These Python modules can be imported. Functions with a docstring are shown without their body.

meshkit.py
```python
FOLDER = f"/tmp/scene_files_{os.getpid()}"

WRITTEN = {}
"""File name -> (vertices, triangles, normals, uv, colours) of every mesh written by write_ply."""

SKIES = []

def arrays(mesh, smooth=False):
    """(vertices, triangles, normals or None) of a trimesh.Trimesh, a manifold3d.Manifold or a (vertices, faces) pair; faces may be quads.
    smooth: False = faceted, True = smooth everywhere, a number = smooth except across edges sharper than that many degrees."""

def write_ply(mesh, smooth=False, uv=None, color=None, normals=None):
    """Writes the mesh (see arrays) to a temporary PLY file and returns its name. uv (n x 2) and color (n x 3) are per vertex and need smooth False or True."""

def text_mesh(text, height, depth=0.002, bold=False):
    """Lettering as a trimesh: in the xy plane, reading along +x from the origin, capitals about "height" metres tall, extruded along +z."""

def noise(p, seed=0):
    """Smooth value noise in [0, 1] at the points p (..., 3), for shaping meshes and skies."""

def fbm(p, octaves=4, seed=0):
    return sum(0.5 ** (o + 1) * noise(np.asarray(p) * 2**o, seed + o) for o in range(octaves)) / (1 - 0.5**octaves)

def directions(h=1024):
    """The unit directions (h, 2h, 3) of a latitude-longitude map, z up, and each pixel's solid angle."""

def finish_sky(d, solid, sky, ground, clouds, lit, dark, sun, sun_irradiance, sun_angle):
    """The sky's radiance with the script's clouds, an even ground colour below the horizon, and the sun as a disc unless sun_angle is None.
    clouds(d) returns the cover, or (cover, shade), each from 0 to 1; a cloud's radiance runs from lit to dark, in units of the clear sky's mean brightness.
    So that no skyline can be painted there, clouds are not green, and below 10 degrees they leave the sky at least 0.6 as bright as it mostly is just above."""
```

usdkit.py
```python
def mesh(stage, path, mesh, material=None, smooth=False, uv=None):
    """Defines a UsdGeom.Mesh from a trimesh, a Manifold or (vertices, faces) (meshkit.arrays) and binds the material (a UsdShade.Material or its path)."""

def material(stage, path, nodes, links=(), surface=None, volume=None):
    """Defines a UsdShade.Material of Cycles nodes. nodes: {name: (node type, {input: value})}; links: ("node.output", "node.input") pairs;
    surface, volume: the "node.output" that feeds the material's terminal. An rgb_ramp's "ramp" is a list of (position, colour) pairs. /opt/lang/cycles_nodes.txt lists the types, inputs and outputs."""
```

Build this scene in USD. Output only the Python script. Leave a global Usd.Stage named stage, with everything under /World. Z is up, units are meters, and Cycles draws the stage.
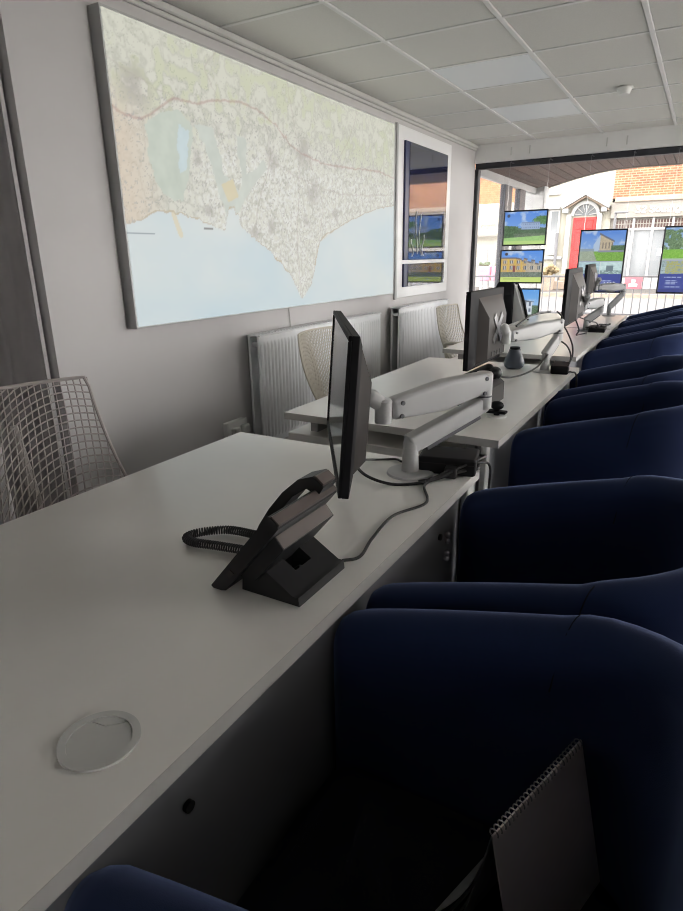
import math, numpy as np, trimesh, manifold3d as m3, usdkit, meshkit
from pxr import Usd, UsdGeom, UsdLux, UsdShade, Sdf, Gf, Vt
from shapely.geometry import Polygon, Point, LineString
stage = Usd.Stage.CreateInMemory()
UsdGeom.SetStageUpAxis(stage, 'Z'); UsdGeom.SetStageMetersPerUnit(stage, 1.0)
UsdGeom.Xform.Define(stage, '/World'); UsdGeom.Scope.Define(stage, '/World/Looks')
rng = np.random.default_rng(7)
PI = math.pi
# ------------------------------------------------------------------ camera, sky, sun, exposure
EXPOSURE = 1.8
K = 2.0 ** -EXPOSURE                      # radiance that displays as full white
F = 605.0
cam = UsdGeom.Camera.Define(stage, '/World/camera')
cam.CreateHorizontalApertureAttr(36.0); cam.CreateVerticalApertureAttr(36.0 * 911 / 683)
cam.CreateFocalLengthAttr(F / 683 * 36.0); cam.CreateClippingRangeAttr(Gf.Vec2f(0.02, 500))
cam.CreateExposureAttr(EXPOSURE)
def cam_axes(vx=708 - 341.5, vy=251 - 455.5, roll=28 / 1840.0):
    Y = np.array([vx, vy, F]); Y /= np.linalg.norm(Y)
    t = -F * Y[2] / (roll * Y[0] + Y[1]); D = np.array([roll * t, t, F]); D /= np.linalg.norm(D)
    return np.stack([np.cross(D, Y), Y, -D])
R = cam_axes()
CAM = np.array([0, 0, 1.27])
rows = [list(R[:, 0]) + [0], list(-R[:, 1]) + [0], list(-R[:, 2]) + [0], list(CAM) + [1]]
cam.AddTransformOp().Set(Gf.Matrix4d(*[float(v) for r in rows for v in r]))
dome = UsdLux.DomeLight.Define(stage, '/World/sky'); dome.CreateColorAttr(Gf.Vec3f(1.0, 0.975, 0.945)); dome.CreateIntensityAttr(1.0)
sun = UsdLux.DistantLight.Define(stage, '/World/sun'); sun.CreateColorAttr(Gf.Vec3f(1.0, 0.90, 0.74)); sun.CreateIntensityAttr(0.34); sun.CreateAngleAttr(0.6)
sun.AddRotateXYZOp().Set(Gf.Vec3f(59, 0, -18))     # shines over our own roof onto the far side of the street

# ------------------------------------------------------------------ helpers
used = {}
def fresh(parent, name):
    k = f'{parent}/{name}'
    if k not in used: used[k] = 0; return k
    used[k] += 1; return f'{k}_{used[k]:03d}'
def tag(p, label=None, cat=None, group=None, kind=None):
    p = p.GetPrim() if hasattr(p, 'GetPrim') else p
    for k, v in (('label', label), ('category', cat), ('group', group), ('kind', kind)):
        if v: p.SetCustomDataByKey(k, v)
    return p
base = {}
def thing(name, label, cat, loc=(0, 0, 0), rz=0, group=None, kind=None):
    path = fresh('/World', name); x = UsdGeom.Xform.Define(stage, path)
    x.AddTranslateOp().Set(Gf.Vec3d(*map(float, loc))); x.AddRotateZOp().Set(float(rz))
    base[path] = (np.array(loc, float), math.radians(rz))
    return tag(x, label, cat, group, kind)
def verts(mesh):
    return mesh.to_mesh().vert_properties[:, :3], mesh.to_mesh().tri_verts
def tm(mesh):
    if isinstance(mesh, trimesh.Trimesh): return mesh
    if isinstance(mesh, m3.Manifold):
        v, f = verts(mesh); return trimesh.Trimesh(v, f, process=False)
    return trimesh.Trimesh(*mesh, process=False)
def obj(name, mesh, mat, parent=None, label=None, local=False, smooth=35):
    """One Mesh prim. World coordinates unless local; a part goes under its thing (or part of a thing)."""
    m = tm(mesh) if not isinstance(mesh, list) else trimesh.util.concatenate([tm(a) for a in mesh])
    m = m.copy()
    pp = '/World' if parent is None else str(parent.GetPath())
    if parent is not None and not local:
        root = '/'.join(pp.split('/')[:3])
        if root in base:
            loc, a = base[root]; v = m.vertices - loc; c, s = math.cos(-a), math.sin(-a)
            m.vertices = np.stack([c * v[:, 0] - s * v[:, 1], s * v[:, 0] + c * v[:, 1], v[:, 2]], 1)
    p = usdkit.mesh(stage, fresh(pp, name), m, mat, smooth=smooth).GetPrim()
    if label: p.SetCustomDataByKey('label', label)
    return p
def one(name, mesh, mat, label=None, cat=None, group=None, kind=None, smooth=35):
    return tag(obj(name, mesh, mat, smooth=smooth), label, cat, group, kind)
def struct(name, mesh, mat, smooth=35): return one(name, mesh, mat, kind='structure', smooth=smooth)
def dup(root, loc, rz, label, group=None):
    was = root.GetCustomData()
    r = thing(root.GetName().rstrip('0123456789').rstrip('_') if root.GetName()[-1].isdigit() else root.GetName(), label, was['category'], loc, rz, group or was.get('group'))
    r.GetReferences().AddInternalReference(root.GetPath()); r.SetInstanceable(True)
    return r
def box(x0, x1, y0, y1, z0, z1, b=0.0):
    lo = np.minimum([x0, y0, z0], [x1, y1, z1]); hi = np.maximum([x0, y0, z0], [x1, y1, z1])
    if b <= 0:
        m = trimesh.creation.box(hi - lo); m.apply_translation((lo + hi) / 2); return m
    b = min(b, 0.45 * (hi - lo).min()); pts = []
    for i in (0, 1):
        for j in (0, 1):
            for k in (0, 1):
                c = np.where([i, j, k], hi, lo); s = np.where([i, j, k], -1, 1)
                for ax in range(3):
                    q = c + s * b; q[ax] = c[ax]; pts.append(q)
    return m3.Manifold.hull_points(np.array(pts))
def hull(pts): return m3.Manifold.hull_points(np.asarray(pts, float))
def rbox(x0, x1, y0, y1, z0, z1, r, n=16):
    r = min(r, 0.49 * min(x1 - x0, y1 - y0, z1 - z0)); s = m3.Manifold.sphere(r, n)
    return m3.Manifold.batch_hull([s.translate((x, y, z)) for x in (x0 + r, x1 - r) for y in (y0 + r, y1 - r) for z in (z0 + r, z1 - r)])
def cyl(p, q, r, r2=None, n=24):
    p, q = np.asarray(p, float), np.asarray(q, float); d = q - p; L = np.linalg.norm(d)
    c = m3.Manifold.cylinder(L, r, r if r2 is None else r2, n)
    T = trimesh.geometry.align_vectors([0, 0, 1], d / L); T[:3, 3] = p
    return c.transform(T[:3])
def ball(p, r, n=20, s=(1, 1, 1)): return m3.Manifold.sphere(r, n).scale(s).translate(tuple(map(float, p)))
def capsule(p, q, r, r2=None): return ball(p, r, 16) + ball(q, r2 or r, 16) if False else m3.Manifold.batch_hull([ball(p, r, 16), ball(q, r2 or r, 16)])
def extrude(poly, plane, a0, a1):
    """poly: 2-D outline; plane 'xz' (extruded along y), 'yz' (along x), 'xy' (along z)."""
    P = poly if hasattr(poly, 'exterior') else Polygon(poly)
    m = trimesh.creation.extrude_polygon(P, abs(a1 - a0), engine='earcut'); v = m.vertices.copy(); v[:, 2] += min(a0, a1)
    m.vertices = v
    if plane == 'xz': m.vertices = v[:, [0, 2, 1]]; m.invert()
    elif plane == 'yz': m.vertices = v[:, [2, 0, 1]]
    return m
def spline(pts, n=12):
    p = np.asarray(pts, float); q = np.vstack([2 * p[0] - p[1], p, 2 * p[-1] - p[-2]]); out = []
    for i in range(1, len(q) - 2):
        for t in np.linspace(0, 1, n, endpoint=False):
            a, b, c, d = q[i - 1:i + 3]
            out.append(0.5 * (2 * b + (c - a) * t + (2 * a - 5 * b + 4 * c - d) * t * t + (3 * b - a - 3 * c + d) * t ** 3))
    return np.array(out + [p[-1]])
def tube(path, r, sides=8):
    p = np.asarray(path, float); t = np.gradient(p, axis=0); t /= np.linalg.norm(t, axis=1, keepdims=True) + 1e-12
    a = np.zeros_like(p); ref = np.array([0, 0, 1.0]) if abs(t[0, 2]) < .9 else np.array([1.0, 0, 0])
    u = ref - t[0] * (ref @ t[0]); u /= np.linalg.norm(u)
    for i in range(len(p)):
        u = u - t[i] * (u @ t[i]); u /= np.linalg.norm(u) + 1e-12; a[i] = u
    b = np.cross(t, a); ang = np.arange(sides) * 2 * PI / sides
    rr = np.broadcast_to(r, (len(p),))[:, None, None]
    v = (p[:, None] + rr * (np.cos(ang)[None, :, None] * a[:, None] + np.sin(ang)[None, :, None] * b[:, None])).reshape(-1, 3)
    i, j = np.meshgrid(np.arange(len(p) - 1), np.arange(sides), indexing='ij')
    q = np.stack([i * sides + j, i * sides + (j + 1) % sides, (i + 1) * sides + (j + 1) % sides, (i + 1) * sides + j], -1).reshape(-1, 4)
    f = np.vstack([q[:, [0, 1, 2]], q[:, [0, 2, 3]]]); n = len(v); v = np.vstack([v, p[0], p[-1]])
    k = np.arange(sides); e = (len(p) - 1) * sides
    f = np.vstack([f, np.stack([np.full(sides, n), (k + 1) % sides, k], 1), np.stack([np.full(sides, n + 1), e + k, e + (k + 1) % sides], 1)])
    return trimesh.Trimesh(v, f, process=False)
def text(s, h, org, depth=0.01, bold=False, facing='-y'):
    t = meshkit.text_mesh(s, h, depth, bold); v = t.vertices.copy(); t.vertices = np.stack([v[:, 0], -v[:, 2], v[:, 1]], 1) + np.asarray(org, float)
    return t

# ------------------------------------------------------------------ materials
def lin(c):
    c = np.asarray(c, float) / 255.0 if max(c) > 1.0 else np.asarray(c, float)
    return tuple(np.where(c <= 0.04045, c / 12.92, ((c + 0.055) / 1.055) ** 2.4))
M = {}
def mat(name, col, rough=0.5, metal=0.0, var=0.0, scale=40.0, bump=0.0, bscale=None, spec=0.5, sheen=0.0, coat=0.0, dist=0.002, extra=None):
    c = np.array(lin(col)) if max(col) > 1 else np.array(col, float)
    n = {'g': ('geometry', {}), 'p': ('principled_bsdf', dict(base_color=c, roughness=rough, metallic=metal, specular_ior_level=spec, sheen_weight=sheen, coat_weight=coat, coat_roughness=0.08, **(extra or {})))}
    l = []
    if var > 0:
        n['nz'] = ('noise_texture', dict(scale=scale, detail=5.0, roughness=0.6))
        n['r'] = ('rgb_ramp', dict(ramp=[(0.3, tuple(np.clip(c * (1 - var), 0, 1))), (0.7, tuple(np.clip(c * (1 + var), 0, 1)))]))
        l += [('g.position', 'nz.vector'), ('nz.fac', 'r.fac'), ('r.color', 'p.base_color')]
    if bump > 0:
        n['bn'] = ('noise_texture', dict(scale=bscale or scale, detail=3.0)); n['b'] = ('bump', dict(strength=bump, distance=dist))
        l += [('g.position', 'bn.vector'), ('bn.fac', 'b.height'), ('b.normal', 'p.normal')]
    M[name] = usdkit.material(stage, '/World/Looks/' + name, n, l, surface='p.BSDF'); return M[name]
mat('wall_paint', (0.56, 0.545, 0.545), 0.7, var=0.015, scale=3, bump=0.15, bscale=180, dist=0.001)
mat('beam_paint', (0.76, 0.76, 0.75), 0.6, var=0.03, scale=6)
mat('carpet', (0.030, 0.031, 0.036), 0.95, var=0.4, scale=300, bump=0.6, bscale=500)
mat('tile', (0.77, 0.765, 0.73), 0.9, var=0.05, scale=220, bump=0.25, bscale=320, dist=0.001)
mat('grid_metal', (0.84, 0.84, 0.83), 0.45)
mat('panel_light', (0.86, 0.90, 0.92), 0.35)
mat('white_laminate', (0.83, 0.81, 0.775), 0.24, var=0.012, scale=14, bump=0.05, bscale=500, dist=0.0005, spec=0.5)
mat('desk_edge', (0.50, 0.49, 0.47), 0.45)  # darker than the desktop, side shade put into the colour
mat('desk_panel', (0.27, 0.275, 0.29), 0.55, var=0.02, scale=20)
mat('white_plastic', (0.76, 0.76, 0.74), 0.35)
mat('grey_plastic', (0.58, 0.58, 0.56), 0.4)
mat('arm_white', (0.50, 0.50, 0.50), 0.38)
mat('arm_grey', (0.20, 0.205, 0.21), 0.4)
mat('arm_under', (0.10, 0.10, 0.11), 0.5)
mat('black_plastic', (0.010, 0.010, 0.012), 0.6, spec=0.15, bump=0.1, bscale=900, dist=0.0003)
mat('brown_plastic', (0.030, 0.025, 0.023), 0.5, spec=0.25)
mat('black_rubber', (0.012, 0.012, 0.013), 0.5)
mat('phone_dark', (0.012, 0.012, 0.014), 0.45, spec=0.3, bump=0.1, bscale=900, dist=0.0003)
mat('phone_edge', (0.10, 0.080, 0.074), 0.35)  # lighter tone puts the light on the upper ends into colour
mat('screen_glass', (0.02, 0.021, 0.024), 0.10, spec=0.6)
mat('steel', (0.75, 0.75, 0.76), 0.25, 1.0)
mat('navy_fabric', (0.014, 0.024, 0.072), 0.92, var=0.35, scale=900, bump=0.5, bscale=1100, dist=0.0008, spec=0.2, sheen=0.5, extra=dict(sheen_tint=(0.45, 0.58, 1.0), sheen_roughness=0.35))
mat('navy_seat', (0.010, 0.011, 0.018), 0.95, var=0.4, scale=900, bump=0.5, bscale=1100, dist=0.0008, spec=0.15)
mat('net_plastic', (0.42, 0.385, 0.365), 0.55)
mat('net_cream', (0.58, 0.54, 0.46), 0.55)
mat('radiator', (0.80, 0.81, 0.83), 0.35)
mat('radiator_grille', (0.55, 0.56, 0.57), 0.4)
mat('frame_grey', (0.45, 0.45, 0.45), 0.5)
mat('curtain', (0.42, 0.40, 0.40), 0.85, var=0.05, scale=12)
mat('board_white', (0.80, 0.80, 0.80), 0.4)
mat('navy_glass', (0.006, 0.009, 0.045), 0.03, spec=1.0, coat=1.0, extra=dict(ior=1.9))
mat('navy_matt', (0.012, 0.016, 0.07), 0.35)
mat('dark_frame', (0.022, 0.023, 0.030), 0.45)
mat('timber', (0.085, 0.042, 0.031), 0.55, var=0.25, scale=9)
mat('timber_b', (0.07, 0.035, 0.025), 0.55, var=0.25, scale=9)
mat('timber_c', (0.10, 0.052, 0.039), 0.55, var=0.25, scale=9)
mat('joint_dark', (0.05, 0.03, 0.025), 0.8)
mat('pier_stone', (0.36, 0.36, 0.36), 0.8, var=0.1, scale=5)
mat('render_cream', (0.29, 0.275, 0.23), 0.8, var=0.03, scale=2)
mat('shop_cream', (0.215, 0.20, 0.18), 0.7, var=0.03, scale=2)
mat('white_gloss', (0.33, 0.33, 0.33), 0.4)
mat('red_door', (0.42, 0.022, 0.022), 0.35)
mat('pink_sign', (0.75, 0.16, 0.20), 0.5)
mat('pink_box', (0.80, 0.22, 0.36), 0.5)
mat('stone', (0.30, 0.24, 0.19), 0.85, var=0.15, scale=6)
mat('pavement', (0.075, 0.069, 0.065), 0.9, var=0.08, scale=3)
mat('yard_concrete', (0.42, 0.41, 0.39), 0.9, var=0.06, scale=3)  # kept pale to bounce daylight in through the added side window
mat('asphalt', (0.13, 0.13, 0.13), 0.9, var=0.15, scale=30)
mat('rail_steel', (0.13, 0.13, 0.14), 0.5)
mat('far_glass', (0.13, 0.14, 0.15), 0.12, spec=0.8)
mat('lattice_glass', (0.06, 0.03, 0.026), 0.2, spec=0.6)
mat('leaf', (0.05, 0.08, 0.03), 0.7, var=0.5, scale=30)
mat('dry_leaf', (0.20, 0.15, 0.08), 0.8, var=0.4, scale=30)
mat('paper', (0.70, 0.62, 0.62), 0.6, var=0.02, scale=60)
mat('paper_dark', (0.28, 0.28, 0.285), 0.6)
mat('roof_dark', (0.12, 0.12, 0.12), 0.9)
mat('blue_grey', (0.060, 0.075, 0.10), 0.35)
mat('lettering_white', (0.80, 0.80, 0.80), 0.5)
mat('lettering_grey', (0.32, 0.31, 0.30), 0.5)
mat('poster_black', (0.015, 0.016, 0.02), 0.4)
mat('render_pale', (0.42, 0.40, 0.34), 0.8, var=0.03, scale=2); mat('brick_pale', (0.33, 0.145, 0.075), 0.9, var=0.3, scale=5)
M['brick'] = usdkit.material(stage, '/World/Looks/brick', {
    'g': ('geometry', {}), 's': ('separate_xyz', {}), 'c': ('combine_xyz', {}),
    'b': ('brick_texture', dict(color1=(0.26, 0.105, 0.052), color2=(0.175, 0.065, 0.034), mortar=(0.30, 0.215, 0.155), scale=1.0, mortar_size=0.012, brick_width=0.23, row_height=0.078, bias=-0.1)),
    'n': ('noise_texture', dict(scale=2.5, detail=6.0)), 'r': ('rgb_ramp', dict(ramp=[(0.3, (0.75, 0.75, 0.75)), (0.7, (1.25, 1.2, 1.15))])),
    'm': ('mix', dict(mix_type='multiply', fac=1.0)), 'p': ('principled_bsdf', dict(roughness=0.9))},
    [('g.position', 's.vector'), ('s.x', 'c.x'), ('s.z', 'c.y'), ('c.vector', 'b.vector'), ('g.position', 'n.vector'), ('n.fac', 'r.fac'), ('b.color', 'm.color1'), ('r.color', 'm.color2'), ('m.color', 'p.base_color')], surface='p.BSDF')
def pane(name, tint=(0.97, 0.97, 0.97)):
    M[name] = usdkit.material(stage, '/World/Looks/' + name, {'t': ('transparent_bsdf', dict(color=tint)), 'g': ('glossy_bsdf', dict(color=(1, 1, 1), roughness=0.02)), 'f': ('fresnel', dict(IOR=1.45)), 'o': ('geometry', {}), 'b': ('math', dict(math_type='subtract', value1=1.0)), 'k': ('math', dict(math_type='multiply')), 'm': ('mix_closure', {})},
        [('o.backfacing', 'b.value2'), ('f.fac', 'k.value1'), ('b.value', 'k.value2'), ('k.value', 'm.fac'), ('t.BSDF', 'm.closure1'), ('g.BSDF', 'm.closure2')], surface='m.closure')
pane('window_glass')
def lit_print(name, strength, gloss=True):
    M[name] = usdkit.material(stage, '/World/Looks/' + name, {'a': ('attribute', dict(attribute='paint')), 'e': ('emission', dict(strength=strength)), 'p': ('principled_bsdf', dict(base_color=(0.03, 0.03, 0.03), roughness=0.6, specular_ior_level=0.15)), 's': ('add_closure', {})},
        [('a.color', 'e.color'), ('e.emission', 's.closure1'), ('p.BSDF', 's.closure2')], surface='s.closure')
lit_print('map_print', 1.0 * K); lit_print('poster_print', 0.9 * K)
def painted(name, P0, U, V, nu, nv, fn, material, parent=None):
    """A printed sheet: a fine grid whose vertices carry the print's colours (fn(u, v) -> sRGB 0..255)."""
    u, v = np.meshgrid(np.linspace(0, 1, nu), np.linspace(0, 1, nv)); pts = np.asarray(P0) + u[..., None] * np.asarray(U) + v[..., None] * np.asarray(V)
    i, j = np.meshgrid(np.arange(nv - 1), np.arange(nu - 1), indexing='ij'); a = i * nu + j
    f = np.concatenate([np.stack([a, a + 1, a + nu + 1], -1).reshape(-1, 3), np.stack([a, a + nu + 1, a + nu], -1).reshape(-1, 3)])
    c = np.clip(fn(u, v), 0, 255) / 255.0; c = np.where(c <= 0.04045, c / 12.92, ((c + 0.055) / 1.055) ** 2.4)
    p = obj(name, trimesh.Trimesh(pts.reshape(-1, 3), f, process=False), M[material], parent, smooth=False)
    UsdGeom.PrimvarsAPI(UsdGeom.Mesh(p)).CreatePrimvar('paint', Sdf.ValueTypeNames.Color3fArray, 'vertex').Set(Vt.Vec3fArray.FromNumpy(c.reshape(-1, 3).astype(np.float32)))
    return p

# ------------------------------------------------------------------ the room
XW, XR, YB, YF, ZC = -2.20, 3.00, -2.6, 6.60, 2.32
struct('floor', box(-2.8, XR, YB, 6.75, -0.06, 0.0), M['carpet'])
struct('wall_left', box(XW - 0.25, XW, 1.882, 6.62, 0, 2.5), M['wall_paint'])
struct('wall_left_pier', box(XW - 0.25, -2.185, 1.52, 1.882, 0, 2.5), M['wall_paint'])
struct('wall_left_rear', box(-2.9, -2.62, YB, 1.62, 0, 2.5), M['wall_paint'])
struct('wall_right', [box(XR, XR + 0.2, YB, 2.09, 0, 2.5), box(XR, XR + 0.2, 2.09, 6.62, 0, 0.35), box(XR, XR + 0.2, 2.09, 6.62, 2.28, 2.5), box(XR, XR + 0.2, 6.62, 6.75, 0, 2.5)], M['wall_paint'])
w3 = thing('window_3', None, None, (XR + .1, 3.6, 0), kind='structure')  # added window, out of view, lets in fill daylight from the right
for z0, z1 in ((.35, .41), (2.22, 2.28)): obj('rail', box(XR + .06, XR + .12, 2.09, 6.62, z0, z1, .004), M['dark_frame'], w3)
for y in (2.09, 3.58, 5.07, 6.56): obj('mullion', box(XR + .06, XR + .12, y, y + .06, .41, 2.22, .004), M['dark_frame'], w3)
for y in (2.15, 3.64, 5.13): obj('pane', box(XR + .087, XR + .093, y, y + 1.43, .41, 2.22), M['window_glass'], w3)
struct('floor_yard', box(XR + .2, 40, -30, 12.6, -.12, -.01), M['yard_concrete'])  # added pale ground outside, throws daylight up to the ceiling
struct('wall_back', [box(-2.9, 1.5, YB - 0.2, YB, 0, 2.5), box(2.6, XR + 0.2, YB - 0.2, YB, 0, 2.5), box(1.5, 2.6, YB - 0.2, YB, 0, 1.2), box(1.5, 2.6, YB - 0.2, YB, 2.2, 2.5)], M['wall_paint'])
w4 = thing('window_4', None, None, (2.05, YB - .1, 0), kind='structure')  # added window behind the camera, there only for fill light
obj('frame', [box(1.5, 2.6, YB - .14, YB - .06, 1.2, 1.26, .004), box(1.5, 2.6, YB - .14, YB - .06, 2.14, 2.2, .004), box(1.5, 1.56, YB - .14, YB - .06, 1.26, 2.14, .004), box(2.54, 2.6, YB - .14, YB - .06, 1.26, 2.14, .004)], M['white_gloss'], w4)
obj('pane', box(1.56, 2.54, YB - .103, YB - .097, 1.26, 2.14), M['window_glass'], w4)
struct('baseboard_left', box(XW, XW + 0.015, 1.86, 6.6, 0, 0.1, 0.004), M['white_gloss'])
ceil = thing('ceiling', None, None, (0, 0, ZC), kind='structure')
obj('slab', box(-2.9, XR + 0.2, YB - 0.2, 6.62, ZC + 0.06, ZC + 0.18), M['roof_dark'], ceil)
gx = [-2.20 + 0.6 * k for k in range(-1, 10)]; gy = [3.26 + 0.6 * k for k in range(-10, 7)]
lights = {(2, 11), (2, 13)}
lights = set()
for i, x in enumerate(gx[:-1]):
    for j, y in enumerate(gy[:-1]):
        x0, x1, y0, y1 = max(x, -2.62), min(x + 0.6, XR), max(y, YB), min(y + 0.6, YF)
        if x1 - x0 < 0.05 or y1 - y0 < 0.05: continue
        if abs(x + 1.6) < 0.05 and (abs(y - 3.86) < 0.05 or abs(y - 5.06) < 0.05):
            lights.add((x, y)); continue
        obj('tile', box(x0 + 0.013, x1 - 0.013, y0 + 0.013, y1 - 0.013, ZC + 0.001, ZC + 0.016, 0.003), M['tile'], ceil)
bars = [box(x - 0.012, x + 0.012, YB, YF, ZC - 0.004, ZC + 0.03, 0.002) for x in gx if -2.3 < x < XR - 0.05]
for b in bars: obj('grid_runner', b, M['grid_metal'], ceil)
for y in gy:
    if y > YB + 0.05 and y < YF: obj('cross_bar', box(-2.62, XR, y - 0.012, y + 0.012, ZC - 0.003, ZC + 0.03, 0.002), M['grid_metal'], ceil)
for q, (x, y) in enumerate(sorted(lights, key=lambda a: a[1])):
    t = thing('ceiling_light', ('square flat ceiling light panel, switched off, the one nearer the wall map', 'square flat ceiling light panel, switched off, the far one near the shop window')[q], 'ceiling light', (x + 0.3, y + 0.3, ZC))
    obj('diffuser', box(x + 0.022, x + 0.578, y + 0.022, y + 0.578, ZC - 0.001, ZC + 0.012, 0.002), M['panel_light'], t)
    obj('frame', box(x + 0.013, x + 0.587, y + 0.013, y + 0.587, ZC + 0.002, ZC + 0.02) , M['grid_metal'], t)
struct('trim_1', [box(XW, XW + 0.035, 1.86, YF, ZC - 0.035, ZC - 0.002, 0.006), box(XW, XW + 0.02, 1.86, YF, ZC - 0.055, ZC - 0.035, 0.004)], M['grey_plastic'])
t = thing('smoke_detector', 'round white smoke detector on the suspended ceiling', 'smoke detector', (-0.64, 4.95, ZC - 0.003))
obj('base', cyl((-0.64, 4.95, ZC - 0.012), (-0.64, 4.95, ZC - 0.003), 0.055), M['white_plastic'], t)
obj('sensor_dome', cyl((-0.64, 4.95, ZC - 0.045), (-0.64, 4.95, ZC - 0.012), 0.034, 0.048), M['white_plastic'], t)
# beam over the window, with its cable clips
bm = thing('trim_2', None, None, (0, YF, ZC), kind='structure')
obj('beam', box(XW, XR, YF, YF + 0.12, 2.155, ZC + 0.1, 0.004), M['beam_paint'], bm)
for x in (-1.83, -1.65, -0.95, -0.78): obj('clip', box(x - 0.006, x + 0.006, YF - 0.010, YF + 0.001, 2.20, 2.275, 0.002), M['grey_plastic'], bm)
obj('corner_plate', cyl((-2.13, YF - 0.004, 2.26), (-2.13, YF + 0.001, 2.26), 0.045), M['beam_paint'], bm)

# ------------------------------------------------------------------ the shop window and the porch outside
wn = thing('window_1', None, None, (0, 6.67, 0), kind='structure')
obj('head_rail', box(XW, XR, 6.63, 6.71, 2.10, 2.157, 0.004), M['dark_frame'], wn)
obj('sill_rail', box(XW, XR, 6.63, 6.71, 0.0, 0.12, 0.004), M['dark_frame'], wn)
obj('jamb', box(XW - 0.01, XW + 0.035, 6.63, 6.71, 0.12, 2.10, 0.004), M['dark_frame'], wn)
obj('jamb', box(XR - 0.05, XR, 6.63, 6.71, 0.12, 2.10, 0.004), M['dark_frame'], wn)
obj('pane', box(XW + 0.03, XR - 0.04, 6.666, 6.672, 0.11, 2.11), M['window_glass'], wn)
ws = thing('window_2', None, None, (XW, 8, 0), kind='structure')
obj('top_rail', box(XW - 0.03, XW + 0.03, 6.71, 9.3, 2.05, 2.13, 0.004), M['white_gloss'], ws)
obj('bottom_rail', box(XW - 0.03, XW + 0.03, 6.71, 9.3, 0, 0.2, 0.004), M['dark_frame'], ws)
for y0, y1 in ((7.68, 7.98), (8.34, 8.62)): obj('post', box(XW - 0.035, XW + 0.035, y0, y1, 0, 2.05, 0.006), M['dark_frame'], ws)
for y0, y1 in ((6.71, 7.68), (7.98, 8.34), (8.62, 9.3)): obj('pane', box(XW - 0.003, XW + 0.003, y0, y1, 0.2, 2.05), M['window_glass'], ws)
one('porch_pier', [box(-2.35, -2.06, 9.22, 9.5, 0, 2.5, 0.01), box(-2.38, -2.03, 9.19, 9.53, 0, 0.25, 0.01)], M['pier_stone'], 'square grey stone pier at the corner of the porch outside the window', 'pier')
def arch(x):
    s = np.clip((x + 2.15) / 1.15, 0, 1); e = np.clip((3.05 - x) / 1.15, 0, 1)
    return 2.125 + 0.20 * np.sin(PI / 2 * s) * np.sin(PI / 2 * e)
so = thing('porch_soffit', 'arched brown boarded soffit over the porch outside the shop window', 'porch ceiling', (0, 8, 2.3))
xs = np.arange(-2.2, 3.0, 0.1)
for i, x in enumerate(xs):
    a, b = arch(x + 0.003), arch(x + 0.097)
    pts = [(xx, yy, zz + dz) for xx, zz in ((x + 0.003, a), (x + 0.097, b)) for yy in (6.71, 9.42) for dz in (0, 0.02)]
    obj('plank', hull(pts), M[('timber', 'timber_b', 'timber_c')[int(rng.integers(3))]], so)
obj('backing', [hull([(xx, yy, arch(xx) + dz) for xx in (x, x + 0.1) for yy in (6.71, 9.42) for dz in (0.016, 0.05)]) for x in xs], M['joint_dark'], so)
X = np.linspace(-2.35, 3.3, 60)
fas = Polygon([(-2.35, 2.7)] + [(x, float(arch(x)) - 0.006) for x in X] + [(3.3, 2.7)])
struct('trim_3', extrude(fas, 'xz', 9.42, 9.5), M['shop_cream'])
struct('wall_facade', box(-14, 3.3, 9.5, 9.9, 2.7, 10.6), M['render_cream'])
struct('wall_front_right', box(3.0, 3.3, 9.2, 9.5, 0, 2.62), M['pier_stone'])
struct('ceiling_roof', box(-3, 3.3, YB - 0.3, 9.5, 2.52, 2.66), M['roof_dark'])

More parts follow.
